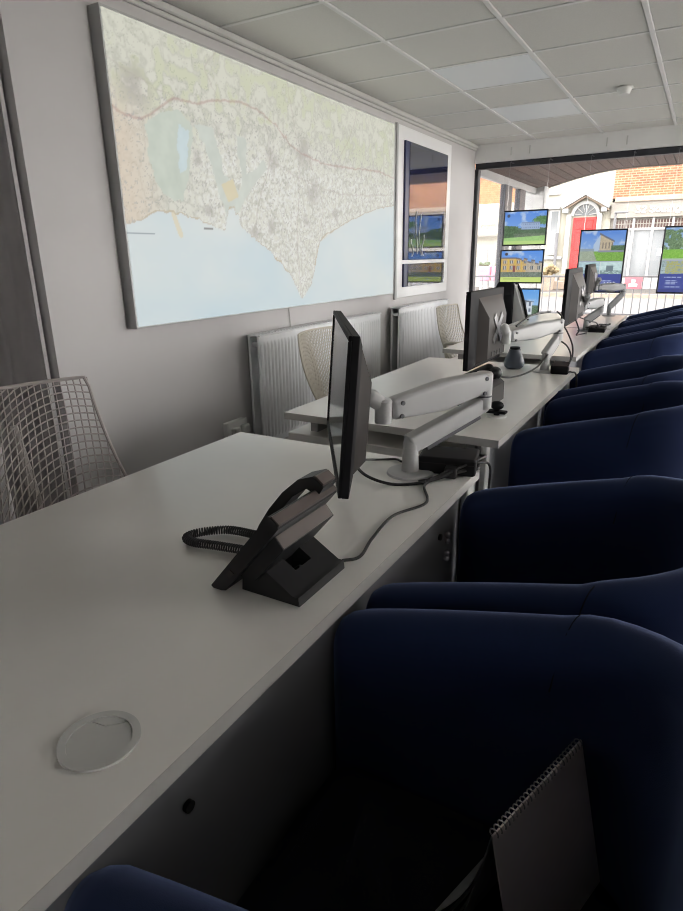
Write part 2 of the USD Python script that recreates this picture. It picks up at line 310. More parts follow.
# ------------------------------------------------------------------ the street and the buildings across it
struct('floor_porch', box(-14, XR + .2, 6.75, 12.6, -0.12, -0.01), M['pavement'])
struct('floor_street', box(-40, 40, 12.6, 22.0, -0.2, -0.12), M['asphalt'])
struct('floor_pavement', box(-40, 40, 22.0, 26.0, -0.2, 0.0), M['pavement'])
struct('trim_4', [box(-40, 40, 12.5, 12.65, -0.15, 0.0, 0.01), box(-40, 40, 21.9, 22.05, -0.15, 0.005, 0.01)], M['stone'])
rl = thing('guard_railing', 'long steel pedestrian guard railing along the kerb outside', 'railing', (0, 14, -0.12))
for z in (0.80, 0.05): obj('rail', box(-6, 4, 13.98, 14.02, z - 0.02, z + 0.02, 0.006), M['rail_steel'], rl)
for k in range(67):
    x = -6 + 0.15 * k
    if k % 13 == 0: obj('post', box(x - 0.025, x + 0.025, 13.975, 14.025, -0.12, 0.84, 0.006), M['rail_steel'], rl)
    else: obj('bar', cyl((x, 14, 0.05), (x, 14, 0.80), 0.011, n=8), M['rail_steel'], rl)
t = thing('railing_sign', 'red and white notice fixed on the guard railing', 'sign', (-1.22, 13.95, 0.66))
obj('board', box(-1.38, -1.06, 13.94, 13.965, 0.56, 0.78, 0.004), M['pink_sign'], t)
obj('emblem', box(-1.30, -1.14, 13.932, 13.942, 0.60, 0.665, 0.003), M['lettering_white'], t, label='white printed block')
obj('emblem', box(-1.26, -1.18, 13.932, 13.942, 0.69, 0.74, 0.003), M['lettering_white'], t, label='small white printed mark')
YB0 = 25.0
# the white townhouse with the red door
h = thing('townhouse', 'white rendered townhouse with a pedimented red front door across the street', 'building', (-4.6, YB0, 0))
obj('wall', box(-6.35, -3.2, YB0, YB0 + 4, 0, 9), M['render_cream'], h)
obj('plinth', box(-6.35, -4.75, YB0 - 0.9, YB0, 0, 0.42, 0.02), M['white_gloss'], h)
obj('string_course', box(-6.35, -4.75, YB0 - 0.08, YB0 + 0.02, 1.05, 1.15, 0.01), M['white_gloss'], h)
obj('cornice', [box(-6.0, -4.95, YB0 - 0.12, YB0 + 0.02, 2.82, 2.92, 0.015), box(-5.6, -5.0, YB0 - 0.08, YB0 + 0.02, 3.32, 3.38, 0.01)], M['white_gloss'], h)
dr = obj('front_door', box(-4.46, -3.66, YB0 - 0.04, YB0 + 0.05, 0.55, 2.50, 0.01), M['red_door'], h, label='red panelled front door')
for x0 in (-4.36, -4.02):
    for z0, z1 in ((0.7, 1.2), (1.35, 2.0), (2.1, 2.4)): obj('door_panel', box(x0, x0 + 0.26, YB0 - 0.06, YB0 - 0.03, z0, z1, 0.015), M['red_door'], dr)
for x in (-4.62, -3.56): obj('pilaster', box(x - 0.08, x + 0.08, YB0 - 0.12, YB0 + 0.02, 0.4, 2.62, 0.015), M['white_gloss'], h)
fan = Polygon([(-4.06 + 0.40 * math.cos(a), 2.56 + 0.40 * math.sin(a)) for a in np.linspace(0, PI, 20)])
fl = obj('fanlight', extrude(fan, 'xz', YB0 - 0.03, YB0 + 0.01), M['far_glass'], h)
for a in np.linspace(0.15, PI - 0.15, 6): obj('glazing_bar', hull([(-4.06 + r * math.cos(a + d), y, 2.57 + r * math.sin(a + d)) for r in (0.12, 0.38) for d in (-0.04, 0.04) for y in (YB0 - 0.06, YB0 - 0.02)]), M['white_gloss'], fl)
obj('fanlight_surround', extrude(Polygon([(-4.06 + r * math.cos(a), 2.56 + r * math.sin(a)) for r, rg in ((0.5, np.linspace(0, PI, 20)), (0.39, np.linspace(PI, 0, 20))) for a in rg]), 'xz', YB0 - 0.1, YB0 + 0.01), M['white_gloss'], h)
def beam2(a, b, w, y0, y1):
    a, b = np.array(a), np.array(b); d = (b - a) / np.linalg.norm(b - a); n = np.array([-d[1], d[0]]) * w / 2
    return extrude(Polygon([a + n, b + n, b - n, a - n]), 'xz', y0, y1)
ap = (-4.07, 3.30)
for e in ((-4.86, 2.86), (-3.24, 2.82)):
    obj('pediment_rake', beam2(e, ap, 0.10, YB0 - 0.34, YB0 + 0.01), M['white_gloss'], h)
    obj('pediment_shadow_bead', beam2((e[0] * 0.985 + ap[0] * 0.015, e[1] - 0.10), (ap[0], ap[1] - 0.10), 0.05, YB0 - 0.24, YB0 + 0.01), M['stone'], h)  # thin stone-coloured bead below each rake
for e in (-4.74, -3.42): obj('bracket', box(e - 0.10, e + 0.10, YB0 - 0.28, YB0 + 0.01, 2.66, 2.82, 0.02), M['white_gloss'], h)
for x0, z0, z1 in ((-5.28, 1.25, 2.75),):
    wf = obj('window', box(x0 - 0.04, x0 + 0.34, YB0 - 0.05, YB0 + 0.01, z0 - 0.05, z1 + 0.05, 0.01), M['white_gloss'], h)
    for za, zb in ((z0, (z0 + z1) / 2 - 0.03), ((z0 + z1) / 2 + 0.03, z1)): obj('pane', box(x0 + 0.03, x0 + 0.27, YB0 - 0.06, YB0 - 0.04, za, zb), M['far_glass'], wf)
obj('step', box(-4.8, -3.4, YB0 - 1.0, YB0, 0, 0.3, 0.02), M['stone'], h)
obj('step', box(-4.7, -3.5, YB0 - 0.5, YB0, 0.3, 0.55, 0.02), M['stone'], h)
obj('downpipe', cyl((-4.98, YB0 - 0.1, 0.4), (-4.98, YB0 - 0.1, 2.0), 0.05, n=12), M['rail_steel'], h)
# the brick building with the shop below
s = thing('brick_shop', 'orange brick building above a pale shop front lettered 32 Southgate', 'building', (0.5, YB0, 0))
obj('brick_wall', box(-3.2, 8, YB0, YB0 + 4, 3.08, 9), M['brick'], s)
obj('ledge', box(-3.1, 8, YB0 - 0.18, YB0 + 0.02, 2.94, 3.10, 0.02), M['stone'], s)
obj('fascia', box(-3.2, 8, YB0 - 0.12, YB0 + 3, 2.42, 2.95, 0.01), M['shop_cream'], s)
obj('sign_lettering', text('32 Southgate', 0.21, (-2.42, YB0 - 0.12, 2.58), 0.03, True), M['lettering_white'], s, label='white shop sign lettering')
obj('shop_wall', box(-3.2, 8, YB0 + 0.05, YB0 + 3, 0, 2.45), M['shop_cream'], s)
for k in range(9):
    x0 = -3.0 + 0.62 * k
    tw = obj('transom_window', box(x0, x0 + 0.55, YB0 + 0.01, YB0 + 0.05, 2.08, 2.36), M['lattice_glass'], s)
    for q in range(1, 6): obj('lead_bar', box(x0 + q * 0.0917 - 0.012, x0 + q * 0.0917 + 0.012, YB0 - 0.005, YB0 + 0.02, 2.08, 2.36), M['shop_cream'], tw)
    obj('lead_bar', box(x0, x0 + 0.55, YB0 - 0.006, YB0 + 0.021, 2.21, 2.235), M['shop_cream'], tw)
    obj('mullion', box(x0 - 0.075, x0 + 0.005, YB0 - 0.06, YB0 + 0.06, 0.3, 2.42, 0.01), M['white_gloss'], s)
    obj('shop_pane', box(x0 + 0.005, x0 + 0.55, YB0 + 0.02, YB0 + 0.06, 0.45, 2.0), M['far_glass'], s)
obj('transom_rail', box(-3.08, 2.7, YB0 - 0.05, YB0 + 0.06, 2.0, 2.08, 0.008), M['white_gloss'], s)
obj('stall_riser', box(-3.2, 8, YB0 - 0.05, YB0 + 0.06, 0.0, 0.45, 0.01), M['white_gloss'], s)
for x in (-2.15, -1.55): obj('window_notice', box(x, x + 0.22, YB0 + 0.0, YB0 + 0.02, 1.15, 1.38), M['paper'], s)
# the brick building seen through the side glass
l = thing('corner_shop', 'brick building with cream fascia and white shop windows seen through the side glass', 'building', (-8.5, YB0, 0))
obj('brick_wall', box(-13, -6.35, YB0 + 0.2, YB0 + 4, 3.15, 9), M['brick_pale'], l)
obj('fascia', box(-13, -6.35, YB0 + 0.1, YB0 + 4, 1.95, 3.15, 0.01), M['render_pale'], l)
obj('sign_lettering', text('outdoors', 0.20, (-8.0, YB0 + 0.1, 2.25), 0.03), M['lettering_grey'], l, label='grey sign lettering')
obj('shop_front', box(-13, -6.35, YB0 + 0.25, YB0 + 4, 0, 1.98), M['render_pale'], l)
obj('shop_cornice', box(-13, -6.4, YB0 - 0.05, YB0 + 0.3, 1.93, 2.02, 0.01), M['shop_cream'], l)
for k in range(7):
    x0 = -10.4 + 0.58 * k
    obj('window', box(x0, x0 + 0.40, YB0 + 0.22, YB0 + 0.26, 0.75, 1.45), M['far_glass'], l)
# flower boxes, planter, lamp bracket
for k, x in enumerate((-6.95, -6.45)):
    t = thing('flower_box', ('pink flower box behind the railing, left of two', 'pink flower box behind the railing, right of two')[k], 'flower box', (x, 22.6, 0.0))
    obj('box', box(x - 0.22, x + 0.22, 22.45, 22.75, 0.36, 0.86, 0.02), M['pink_box'], t)
    obj('stand', box(x - 0.16, x + 0.16, 22.5, 22.7, 0.0, 0.36, 0.02), M['white_gloss'], t)
    obj('leaves', [ball((x + rng.uniform(-.16, .16), 22.6 + rng.uniform(-.1, .1), 0.9 + rng.uniform(0, .06)), 0.07, 8) for _ in range(7)], M['leaf'], t)
t = thing('planter_bush', 'small brownish bush beside the white house plinth', 'bush', (-4.9, 23.5, 0))
obj('pot', cyl((-4.9, 23.5, 0), (-4.9, 23.5, 0.45), 0.2, 0.26), M['stone'], t)
obj('foliage', [ball((-4.9 + rng.normal() * .14, 23.5 + rng.normal() * .12, 0.65 + rng.uniform(-.18, .2)), rng.uniform(.06, .12), 8) for _ in range(26)], M['dry_leaf'], t)
t = thing('street_lamp', 'slim grey bracket lamp on a post before the brick shop', 'street lamp', (-2.62, 21.5, 0))
obj('post', cyl((-2.62, 21.5, 0), (-2.62, 21.5, 2.42), 0.045, 0.035, 12), M['rail_steel'], t)
obj('lamp_head', box(-2.66, -2.26, 21.44, 21.56, 2.40, 2.46, 0.015), M['rail_steel'], t)

# ------------------------------------------------------------------ lit property posters hanging in the window
def fb(u, v, sc, seed, oct=4, asp=1.3): return meshkit.fbm(np.stack([u * sc * asp, v * sc, np.zeros_like(u) + seed], -1), oct, seed)
def put(c, m, col): c[m] = np.broadcast_to(np.asarray(col, float), c.shape)[m] if np.ndim(col) == 1 else col[m]
def sky_part(u, v, seed, top=(70, 130, 225), low=(170, 205, 245)):
    c = np.asarray(low, float) + (np.asarray(top, float) - low) * np.clip(v, 0, 1)[..., None]
    n = np.clip((fb(u, v, 5, seed) - 0.52) * 5, 0, 1)[..., None]
    return c * (1 - 0.6 * n) + 245 * 0.6 * n
def img_white_house(u, v):
    c = sky_part(u, v, 3, (60, 125, 230), (130, 180, 240)); tex = fb(u, v, 30, 5)[..., None]
    hill = v < 0.46 + 0.08 * fb(u, v, 4, 9); put(c, hill, (60, 90, 60) + 90 * (tex - 0.5) * np.ones(3))
    put(c, (np.hypot((u - .93) / .25, (v - .72) / .13) + 0.5 * (tex[..., 0] - .5) < 1), (70, 120, 60) + 120 * (tex - 0.5) * np.ones(3))
    hs = (u > .42) & (u < .86) & (v > .46) & (v < .66 + 0.015 * np.sin(u * 40)); put(c, hs, (150, 175, 215))
    put(c, hs & (np.mod(u * 22, 1) < .35) & (np.mod((v - .46) * 10, 1) > .3) & (np.mod((v - .46) * 10, 1) < .75), (85, 110, 150))
    put(c, (u > .42) & (u < .86) & (v > .64) & (v < .68), (110, 130, 170))
    put(c, (u < .34) & (v < .52 + .15 * fb(u, v, 9, 2)) & (v > .18), (50, 85, 45) + 110 * (tex - 0.5) * np.ones(3))
    put(c, (v < .34) & (v > .2) & (u > .25), (85, 105, 80) + 90 * (tex - .5) * np.ones(3))
    put(c, v < .20 + .06 * u, (150, 205, 110) + 40 * (tex - .5) * np.ones(3))
    put(c, v < .10, (185, 225, 120)); put(c, np.hypot((u - .09) * 1.3, v - .88) < .05, (15, 30, 60)); return c
def img_terrace(u, v):
    c = sky_part(u, v, 8, (60, 130, 235), (150, 200, 250)); tex = fb(u, v, 34, 6)[..., None]
    roof = .80 - .28 * np.maximum(0, u - .35) + .04 * np.sign(np.sin(u * 34)) * (u > .5)
    b = (v < roof) & (v > .30); bays = np.mod(u * 6, 1)
    put(c, b, (205, 165, 95) + 50 * (tex - .5) * np.ones(3)); put(c, b & (bays < .12), (225, 185, 40)); put(c, b & (u > .62), (190, 175, 150) + 60 * (tex - .5) * np.ones(3))
    w = b & (bays > .35) & (bays < .8) & (((v > .40) & (v < .52)) | ((v > .60) & (v < .70))); put(c, w, (225, 225, 225)); put(c, w & (np.mod(u * 24, 1) > .3), (70, 80, 90))
    put(c, b & (u > .30) & (u < .36) & (v < .53), (120, 45, 40)); put(c, (v > roof - .05) & (v < roof) & (v > .3), (95, 90, 95))
    put(c, (v <= .32) & (v > .16), (95, 110, 95) + 110 * (tex - .5) * np.ones(3)); put(c, v <= .16, (205, 232, 110))
    put(c, (v < .11) & (v > .08) & (u > .08) & (u < .5) & (np.mod(u * 40, 1) < .7), (120, 150, 70)); put(c, np.hypot((u - .12) * 1.3, v - .90) < .05, (40, 35, 40)); return c
def img_villa(u, v):
    c = sky_part(u, v, 12, (70, 150, 240), (160, 210, 250)); tex = fb(u, v, 30, 4)[..., None]
    b = (u > .2) & (u < .85) & (v > .2) & (v < .62); put(c, b, (220, 228, 238)); put(c, b & (np.mod(u * 9, 1) < .45) & (np.mod(v * 5, 1) > .4), (70, 85, 110))
    put(c, (u > .16) & (u < .9) & (v > .60) & (v < .70 - .2 * abs(u - .5)), (80, 85, 100)); put(c, (v < .2) | ((u > .85) & (v < .5)), (60, 90, 60) + 120 * (tex - .5) * np.ones(3)); return c
def sheet(u, v, hero, thumb, logo):
    c = np.zeros(u.shape + (3,)) + np.array([30, 45, 140]); tex = fb(u, v, 40, 7, asp=.75)[..., None]
    top = v > .50; put(c, top, hero(u, np.clip((v - .5) / .5, 0, 1)))
    mid = (v > .29) & (v <= .49); put(c, mid, thumb(u, (v - .29) / .2)); put(c, (v > .285) & (v < .50) & ((abs(u - .5) < .008) | (v > .49)), (225, 232, 238))
    put(c, (v < .05), (25, 35, 115))
    for x0, x1, z, hgt in ((.10, .34, .235, .012), (.36, .46, .235, .016), (.12, .36, .18, .010), (.12, .38, .155, .010), (.12, .34, .13, .010), (.12, .44, .085, .012), (.55, .80, .18, .010), (.55, .78, .155, .010), (.55, .82, .13, .010)):
        put(c, (u > x0) & (u < x1) & (abs(v - z) < hgt / 2) & (np.mod(u * 55, 1) < .8), (170, 185, 235))
    if logo:
        wv = .12 + .03 * (u - .62) * 2 + .014 * np.sin(u * 90); put(c, (u > .62) & (u < .90) & (abs(v - wv) < .014), (225, 230, 250)); put(c, (u > .64) & (u < .88) & (abs(v - .085 - .06 * (u - .62)) < .004), (225, 230, 250))
    return c
def hero_barn(u, v):
    c = sky_part(u, v, 21, (60, 120, 220), (165, 200, 240)); tex = fb(u, v, 40, 8)[..., None]
    b1 = (u > .30) & (u < .44) & (v > .34) & (v < .55 + 2.6 * (u - .30) * .9); put(c, b1, (170, 195, 225))
    b2 = (u >= .44) & (u < .74) & (v > .34) & (v < .88 - .75 * (u - .44)); put(c, b2, (190, 172, 140) + 60 * (tex - .5) * np.ones(3)); put(c, b2 & (np.mod(u * 14, 1) < .3) & (v > .42) & (v < .62), (100, 90, 80))
    put(c, (u >= .42) & (u < .77) & (v > .86 - .75 * (u - .44)) & (v < .92 - .75 * (u - .44)), (85, 90, 105))
    put(c, (u > .70) & (v < .52) & (v > .25), (55, 90, 50) + 130 * (tex - .5) * np.ones(3)); put(c, (u < .32) & (v < .42) & (v > .25), (130, 150, 165))
    put(c, v <= .34, (150, 165, 140) + 60 * (tex - .5) * np.ones(3)); put(c, (v <= .32) & (u > .38 - .3 * (v - .1)) , (105, 165, 45) + 90 * (tex - .5) * np.ones(3)); put(c, (v < .36) & (v > .30) & (u > .42), (120, 130, 150)); return c
def hero_cottage(u, v):
    c = sky_part(u, v, 31, (110, 160, 225), (175, 205, 235)); tex = fb(u, v, 40, 9)[..., None]
    put(c, (v > .25) & (v < .95) & (fb(u, v, 8, 14) > .46), (80, 115, 70) + 150 * (tex - .5) * np.ones(3)); put(c, (u > .42) & (u < .98) & (v > .32) & (v < .62), (150, 155, 160)); put(c, (u > .38) & (v > .60) & (v < .78 - .2 * abs(u - .7)), (105, 95, 95))
    put(c, (u > .42) & (v > .36) & (v < .55) & (np.mod(u * 9, 1) < .4), (70, 75, 85)); put(c, v < .33, (115, 185, 45) + 80 * (tex - .5) * np.ones(3)); put(c, v < .05, (170, 190, 170)); return c
def thumb_rooms(u, v):
    n = fb(u, v, 16, 40)[..., None]; c = np.where((u < .5)[..., None], np.array([170, 205, 215.]), np.array([195, 225, 225.])) + 70 * (n - .5)
    put(c, (v < .3) & (n[..., 0] > .45), (110, 140, 140)); put(c, (abs(u - .72) < .08) & (abs(v - .45) < .25), (90, 110, 120)); return c
def thumb_garden(u, v):
    n = fb(u, v, 22, 44)[..., None]; c = np.array([150, 175, 180.]) + 150 * (n - .5); put(c, (abs(u - .35) < .25) & (n[..., 0] > .48), (170, 170, 80)); put(c, (u > .6) & (n[..., 0] < .47), (90, 110, 150)); return c
def poster(x0, x1, z0, z1, fn, nu, nv, label, group=None, wires=True, y=6.5, below=None):
    t = thing('window_poster', label, 'poster', ((x0 + x1) / 2, y, z0), group=group)
    b = 0.014
    for nm, a in (('frame', (x0, x1, z1 - b, z1)), ('frame', (x0, x1, z0, z0 + b)), ('frame', (x0, x0 + b, z0 + b, z1 - b)), ('frame', (x1 - b, x1, z0 + b, z1 - b))):
        obj(nm, box(a[0], a[1], y - 0.010, y + 0.012, a[2], a[3], 0.003), M['poster_black'], t)
    obj('backing', box(x0 + b * .8, x1 - b * .8, y - 0.002, y + 0.008, z0 + b * .8, z1 - b * .8), M['poster_black'], t)
    painted('print', (x0 + b, y - 0.004, z0 + b), (x1 - x0 - 2 * b, 0, 0), (0, 0, z1 - z0 - 2 * b), nu, nv, lambda u, v: fn(u, v) * .78 + 48, 'poster_print', t)
    if wires:
        for x in (x0 + 0.03, x1 - 0.03): 
            obj('wire', cyl((x, y + 0.002, z1 - 0.002), (x, y + 0.002, 2.128), 0.001, n=6), M['steel'], t)
            obj('hook', box(x - .004, x + .004, y - .002, 6.635, 2.124, 2.132), M['dark_frame'], t)
    if below: 
        for x in (x0 + 0.03, x1 - 0.03): obj('wire', cyl((x, y + 0.002, below), (x, y + 0.002, z0 + .002), 0.001, n=6), M['steel'], t)
poster(-1.835, -1.40, 1.347, 1.682, img_white_house, 120, 92, 'top landscape poster of a white country house at the left of the window', below=1.311)
poster(-1.845, -1.405, 0.982, 1.312, img_terrace, 120, 92, 'landscape poster of a yellow brick terrace, middle of the left stack', wires=False, below=.934)
poster(-1.85, -1.41, 0.60, 0.935, img_villa, 100, 80, 'lowest landscape poster of a pale villa, just above the far desks', wires=False)
poster(-1.085, -0.667, 0.902, 1.480, lambda u, v: sheet(u, v, hero_barn, thumb_rooms, True), 120, 165, 'tall portrait poster with a gabled house photo above a blue text panel')
poster(-0.367, 0.055, 0.902, 1.488, lambda u, v: sheet(u, v, hero_cottage, thumb_garden, False), 120, 165, 'tall portrait poster with a green garden photo at the right edge of the window')
for x in (-1.78, -1.46):
    pass

# ------------------------------------------------------------------ the big lit map on the left wall
MY0, MY1, MZ0, MZ1, MX = 1.90, 4.555, 0.978, 2.199, -2.14
COAST = [(-.02, .344), (.032, .368), (.074, .407), (.142, .396), (.195, .371), (.242, .348), (.255, .427), (.274, .439), (.295, .357), (.344, .305), (.387, .259), (.453, .161), (.503, .029), (.546, .103), (.587, .31), (.668, .38), (.764, .442), (.885, .502), (1.02, .545)]
H1 = [(.066, .695), (.102, .737), (.14, .763), (.174, .714), (.158, .547), (.132, .441), (.102, .455), (.074, .495), (.064, .595)]
H1W = [(.139, .711), (.165, .702), (.152, .564), (.132, .542), (.134, .631)]
H2 = [(.175, .723), (.223, .73), (.24, .661), (.25, .566), (.286, .513), (.308, .475), (.281, .409), (.248, .385), (.237, .465), (.221, .58), (.201, .668)]
H3 = [(.296, .725), (.323, .72), (.317, .58), (.352, .608), (.376, .656), (.387, .616), (.349, .555), (.308, .475), (.293, .493), (.305, .578), (.292, .635)]
ROADS = [[(-.01, .722), (.024, .704), (.061, .706), (.104, .758), (.136, .795), (.179, .796), (.249, .832), (.318, .849), (.384, .834), (.445, .782), (.512, .713), (.66, .69), (.884, .713), (1.0, .70)],
         [(.0, .86), (.05, .83), (.136, .795)], [(.512, .713), (.49, .85), (.47, 1.0)], [(.512, .713), (.50, .5), (.49, .3), (.5, .05)], [(.25, .832), (.22, .93), (.25, 1.0)], [(.55, .70), (.60, .5), (.585, .31)],
         [(.384, .834), (.40, .66), (.36, .5), (.33, .33)], [(.66, .69), (.74, .85), (.78, 1.0)], [(.40, .66), (.52, .60), (.70, .56), (1, .6)]]
URBAN = [(.523, .727, .06), (.244, .737, .03), (.05, .80, .06), (.18, .60, .03), (.403, .663, .05), (.53, .40, .03), (.392, .374, .03), (.337, .349, .03), (.66, .45, .03), (.85, .56, .03), (.56, .55, .05), (.2, .42, .025)]
def inside(u, v, poly):
    x, y = np.asarray(poly).T; r = np.zeros(u.shape, bool); j = len(x) - 1
    for i in range(len(x)):
        with np.errstate(divide='ignore', invalid='ignore'):
            r ^= ((y[i] > v) != (y[j] > v)) & (u < (x[j] - x[i]) * (v - y[i]) / (y[j] - y[i] + 1e-12) + x[i])
        j = i
    return r
def near(u, v, line, asp=2.17):
    d = np.full(u.shape, 9.0); p = spline(line, 6)
    for a, b in zip(p[:-1], p[1:]):
        e = (b - a) * (asp, 1); q = np.stack([(u - a[0]) * asp, v - a[1]], -1); t = np.clip((q @ e) / (e @ e + 1e-12), 0, 1); d = np.minimum(d, np.linalg.norm(q - t[..., None] * e, axis=-1))
    return d
def map_print(u, v):
    j = 0.012 * (fb(u, v, 40, 3, asp=2.17) - .5); uu, vv = u + j, v + 1.6 * j
    c = np.zeros(u.shape + (3,)) + np.array([221, 222, 212.])
    fine, mid, big = fb(u, v, 95, 11, asp=2.17), fb(u, v, 26, 12, asp=2.17), fb(u, v, 5, 13, asp=2.17)
    fields = np.clip((np.abs(mid - .5) * 9), 0, 1)[..., None]
    c = c * fields + np.array([196, 197, 188.]) * (1 - fields)                     # lanes and hedges
    woods = np.clip((mid + .5 * big - .80) * 9, 0, 1)[..., None] * np.clip((v - .62) * 5, 0, 1)[..., None]; c = c * (1 - .45 * woods) + np.array([196, 205, 165.]) * .45 * woods
    west = np.clip((.10 - u) * 12, 0, 1)[..., None] * np.clip((.85 - v) * 5, 0, 1)[..., None]; c = c * (1 - .7 * west) + np.array([222, 206, 188.]) * .7 * west
    hi = np.clip((v - .72) * 3, 0, 1)[..., None] * .35; c = c * (1 - hi) + np.array([214, 216, 196.]) * hi
    wht = (np.clip((fine - .48) * 8, 0, 1) * np.clip((.78 - v) * 6, 0, 1) * np.clip((u - .12) * 9, 0, 1) * .75)[..., None]; c = c * (1 - wht) + np.array([236, 238, 237.]) * wht
    for (a, b, r) in URBAN:
        w = np.clip(1.3 - np.hypot((u - a) * 2.17, v - b) / r + 2.2 * (mid - .5), 0, 1)[..., None] * .55; c = c * (1 - w) + np.array([176, 172, 168.]) * w
    sp = (fb(u, v, 120, 17, 2, 2.17) > .74) & (v < .80); put(c, sp, (190, 188, 184))
    cells = np.abs(fb(u, v, 44, 19, 2, 2.17) - .5) < .012; c[cells] = c[cells] * .92
    for k, rd in enumerate(ROADS):
        d = near(uu, vv, rd); w = np.clip((0.0030 if k == 0 else 0.0026) * 2 - d, 0, .0045)[..., None] / .0045 * (.42 if k == 0 else .40)
        c = c * (1 - w) + np.array([172, 132, 132.] if k == 0 else [178, 168, 164.]) * w
    for hp, col in ((H1, (203, 212, 202)), (H2, (207, 214, 207)), (H3, (208, 214, 207)), (H1W, (205, 221, 226))): put(c, inside(uu, vv, hp), np.asarray(col, float) + 18 * (mid - .5)[..., None])
    put(c, inside(u, v, [(.24, .525), (.275, .552), (.29, .485), (.257, .458)]), (220, 212, 184))
    seap = COAST + [(1.02, -.1), (-.02, -.1)]; sea = inside(uu, vv, seap); deep = fb(u, v, 4, 23)[..., None]
    put(c, sea, np.array([213, 225, 229.]) + np.array([-9, -4, 0.]) * (deep - .5) * 3)
    put(c, near(u, v, [(.108, .40), (.115, .36), (.122, .325)]) < .012, (224, 218, 196))
    dc = near(uu, vv, COAST); put(c, (dc < .0035) & ~sea, (200, 190, 172)); put(c, (np.abs(u - .03) < .03) & (np.abs(v - .325) < .003), (150, 158, 166)); put(c, (np.abs(u - .195) < .012) & (np.abs(v - .352) < .003), (150, 150, 150))
    return c * np.array([.955, .95, .94]) - 2
t = thing('wall_map', 'large backlit wall map of a coast with pale blue sea', 'map', (XW, (MY0 + MY1) / 2, MZ0))
painted('map_print', (MX, MY0 + .008, MZ0 + .008), (0, MY1 - MY0 - .016, 0), (0, 0, MZ1 - MZ0 - .016), 470, 250, map_print, 'map_print', t)
obj('box_frame', [box(XW, MX - 0.002, MY0 + .008, MY1 - .008, MZ0 + .008, MZ1 - .008), box(XW, MX + .003, MY0, MY1, MZ1 - .008, MZ1), box(XW, MX + .003, MY0, MY1, MZ0, MZ0 + .008), box(XW, MX + .003, MY0, MY0 + .008, MZ0 + .008, MZ1 - .008), box(XW, MX + .003, MY1 - .008, MY1, MZ0 + .008, MZ1 - .008)], M['frame_grey'], t)
one('cable', tube(spline([(XW + .006, 3.16, .98), (XW + .006, 3.165, .93), (XW + .006, 3.17, .88), (XW + .006, 3.17, .60), (XW + .006, 3.17, .25)], 8), .003, 6), M['grey_plastic'], 'thin grey cable running down the wall from the lit map', 'cable')
# glossy navy display on a white board further along the wall
t = thing('display_board', 'white wall board carrying two glossy navy panels that mirror the window', 'display board', (XW, 5.25, 0.93))
obj('board', box(XW, XW + .022, 4.70, 5.86, 0.935, 2.225, 0.004), M['board_white'], t)
obj('board_edge', box(XW, XW + .024, 4.672, 4.70, 0.925, 2.232, 0.004), M['frame_grey'], t)
for z0, z1 in ((1.235, 2.125), (1.02, 1.205)):
    g = obj('navy_panel', box(XW + .022, XW + .040, 4.80, 5.72, z0, z1, 0.002), M['navy_matt'], t)
    obj('glass_sheet', box(XW + .040, XW + .044, 4.875, 5.715, z0 + .002, z1 - .002), M['navy_glass'], g)
for k, (y, z0, z1) in enumerate(((4.94, 1.26, 1.40), (5.03, 1.28, 1.62), (5.11, 1.27, 1.60), (5.18, 1.27, 1.44))):  # raised white lines standing in for squiggles reflected in the glass
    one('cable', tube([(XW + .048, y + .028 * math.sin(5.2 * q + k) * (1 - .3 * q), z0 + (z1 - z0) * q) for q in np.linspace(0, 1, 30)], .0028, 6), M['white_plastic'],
        ('leftmost short raised white line curling on the glossy navy display', 'tall left raised white line curling on the glossy navy display', 'tall right raised white line curling on the glossy navy display', 'rightmost short raised white line curling on the glossy navy display')[k], 'cable')

# ------------------------------------------------------------------ radiators, sockets, curtain
def radiator(y0, y1, z0, z1, label):
    t = thing('radiator', label, 'radiator', (XW, (y0 + y1) / 2, z0)); xf, xb = -2.085, -2.165
    n = int((y1 - y0) / 0.034); ys = np.linspace(y0 + .012, y1 - .012, n * 8 + 1); ph = np.mod((ys - ys[0]) / (ys[-1] - ys[0]) * n, 1)
    pr = np.clip((np.sin(ph * 2 * PI) + .35) * 1.6, -.3, 1) * .008
    for nm, x in (('front_panel', xf), ('rear_panel', xb)):
        sg = 1 if x == xf else -1
        v, f = [], []
        for z, k in ((z0, 0), (z0 + .03, 0), (z0 + .055, 1), (z1 - .055, 1), (z1 - .03, 0), (z1, 0)):
            v += [(x + sg * (p * k), y, z) for y, p in zip(ys, pr)]
        m = len(ys); a = (np.arange(5)[:, None] * m + np.arange(m - 1)[None]).ravel(); f = np.stack([a, a + 1, a + m + 1, a + m], 1)
        if sg < 0: f = f[:, ::-1]
        f3 = np.vstack([f[:, [0, 1, 2]], f[:, [0, 2, 3]]]); back = box(x - sg * .016, x - sg * .001, y0, y1, z0, z1, .004)
        obj(nm, [trimesh.Trimesh(np.array(v), f3, process=False), back], M['radiator'], t)
    obj('top_grille', [box(xb - .01, xf + .008, y0, y1, z1 - .002, z1 + .006, .003)] + [box(xb + .01, xf - .01, y, y + .012, z1 + .005, z1 + .009) for y in np.arange(y0 + .03, y1 - .03, .03)], M['radiator'], t)
    obj('side_panel', box(xb, xf - .012, y1 - .006, y1 + .002, z0 + .02, z1), M['radiator'], t)
    obj('connecting_pipe', [cyl((xb, y0 + .03, z), (xf - .01, y0 + .03, z), .014) for z in (z0 + .04, z1 - .05)], M['radiator'], t)
    obj('bracket', [box(XW, xb, y, y + .03, z0 + .1, z1 - .1) for y in (y0 + .15, y1 - .15)], M['radiator_grille'], t)
    obj('supply_pipe', cyl((-2.13, y1 - .05, .0), (-2.13, y1 - .05, z0 + .03), .009, n=10), M['radiator_grille'], t)
    return t
radiator(2.70, 4.22, .22, .856, 'white panel radiator below the wall map')
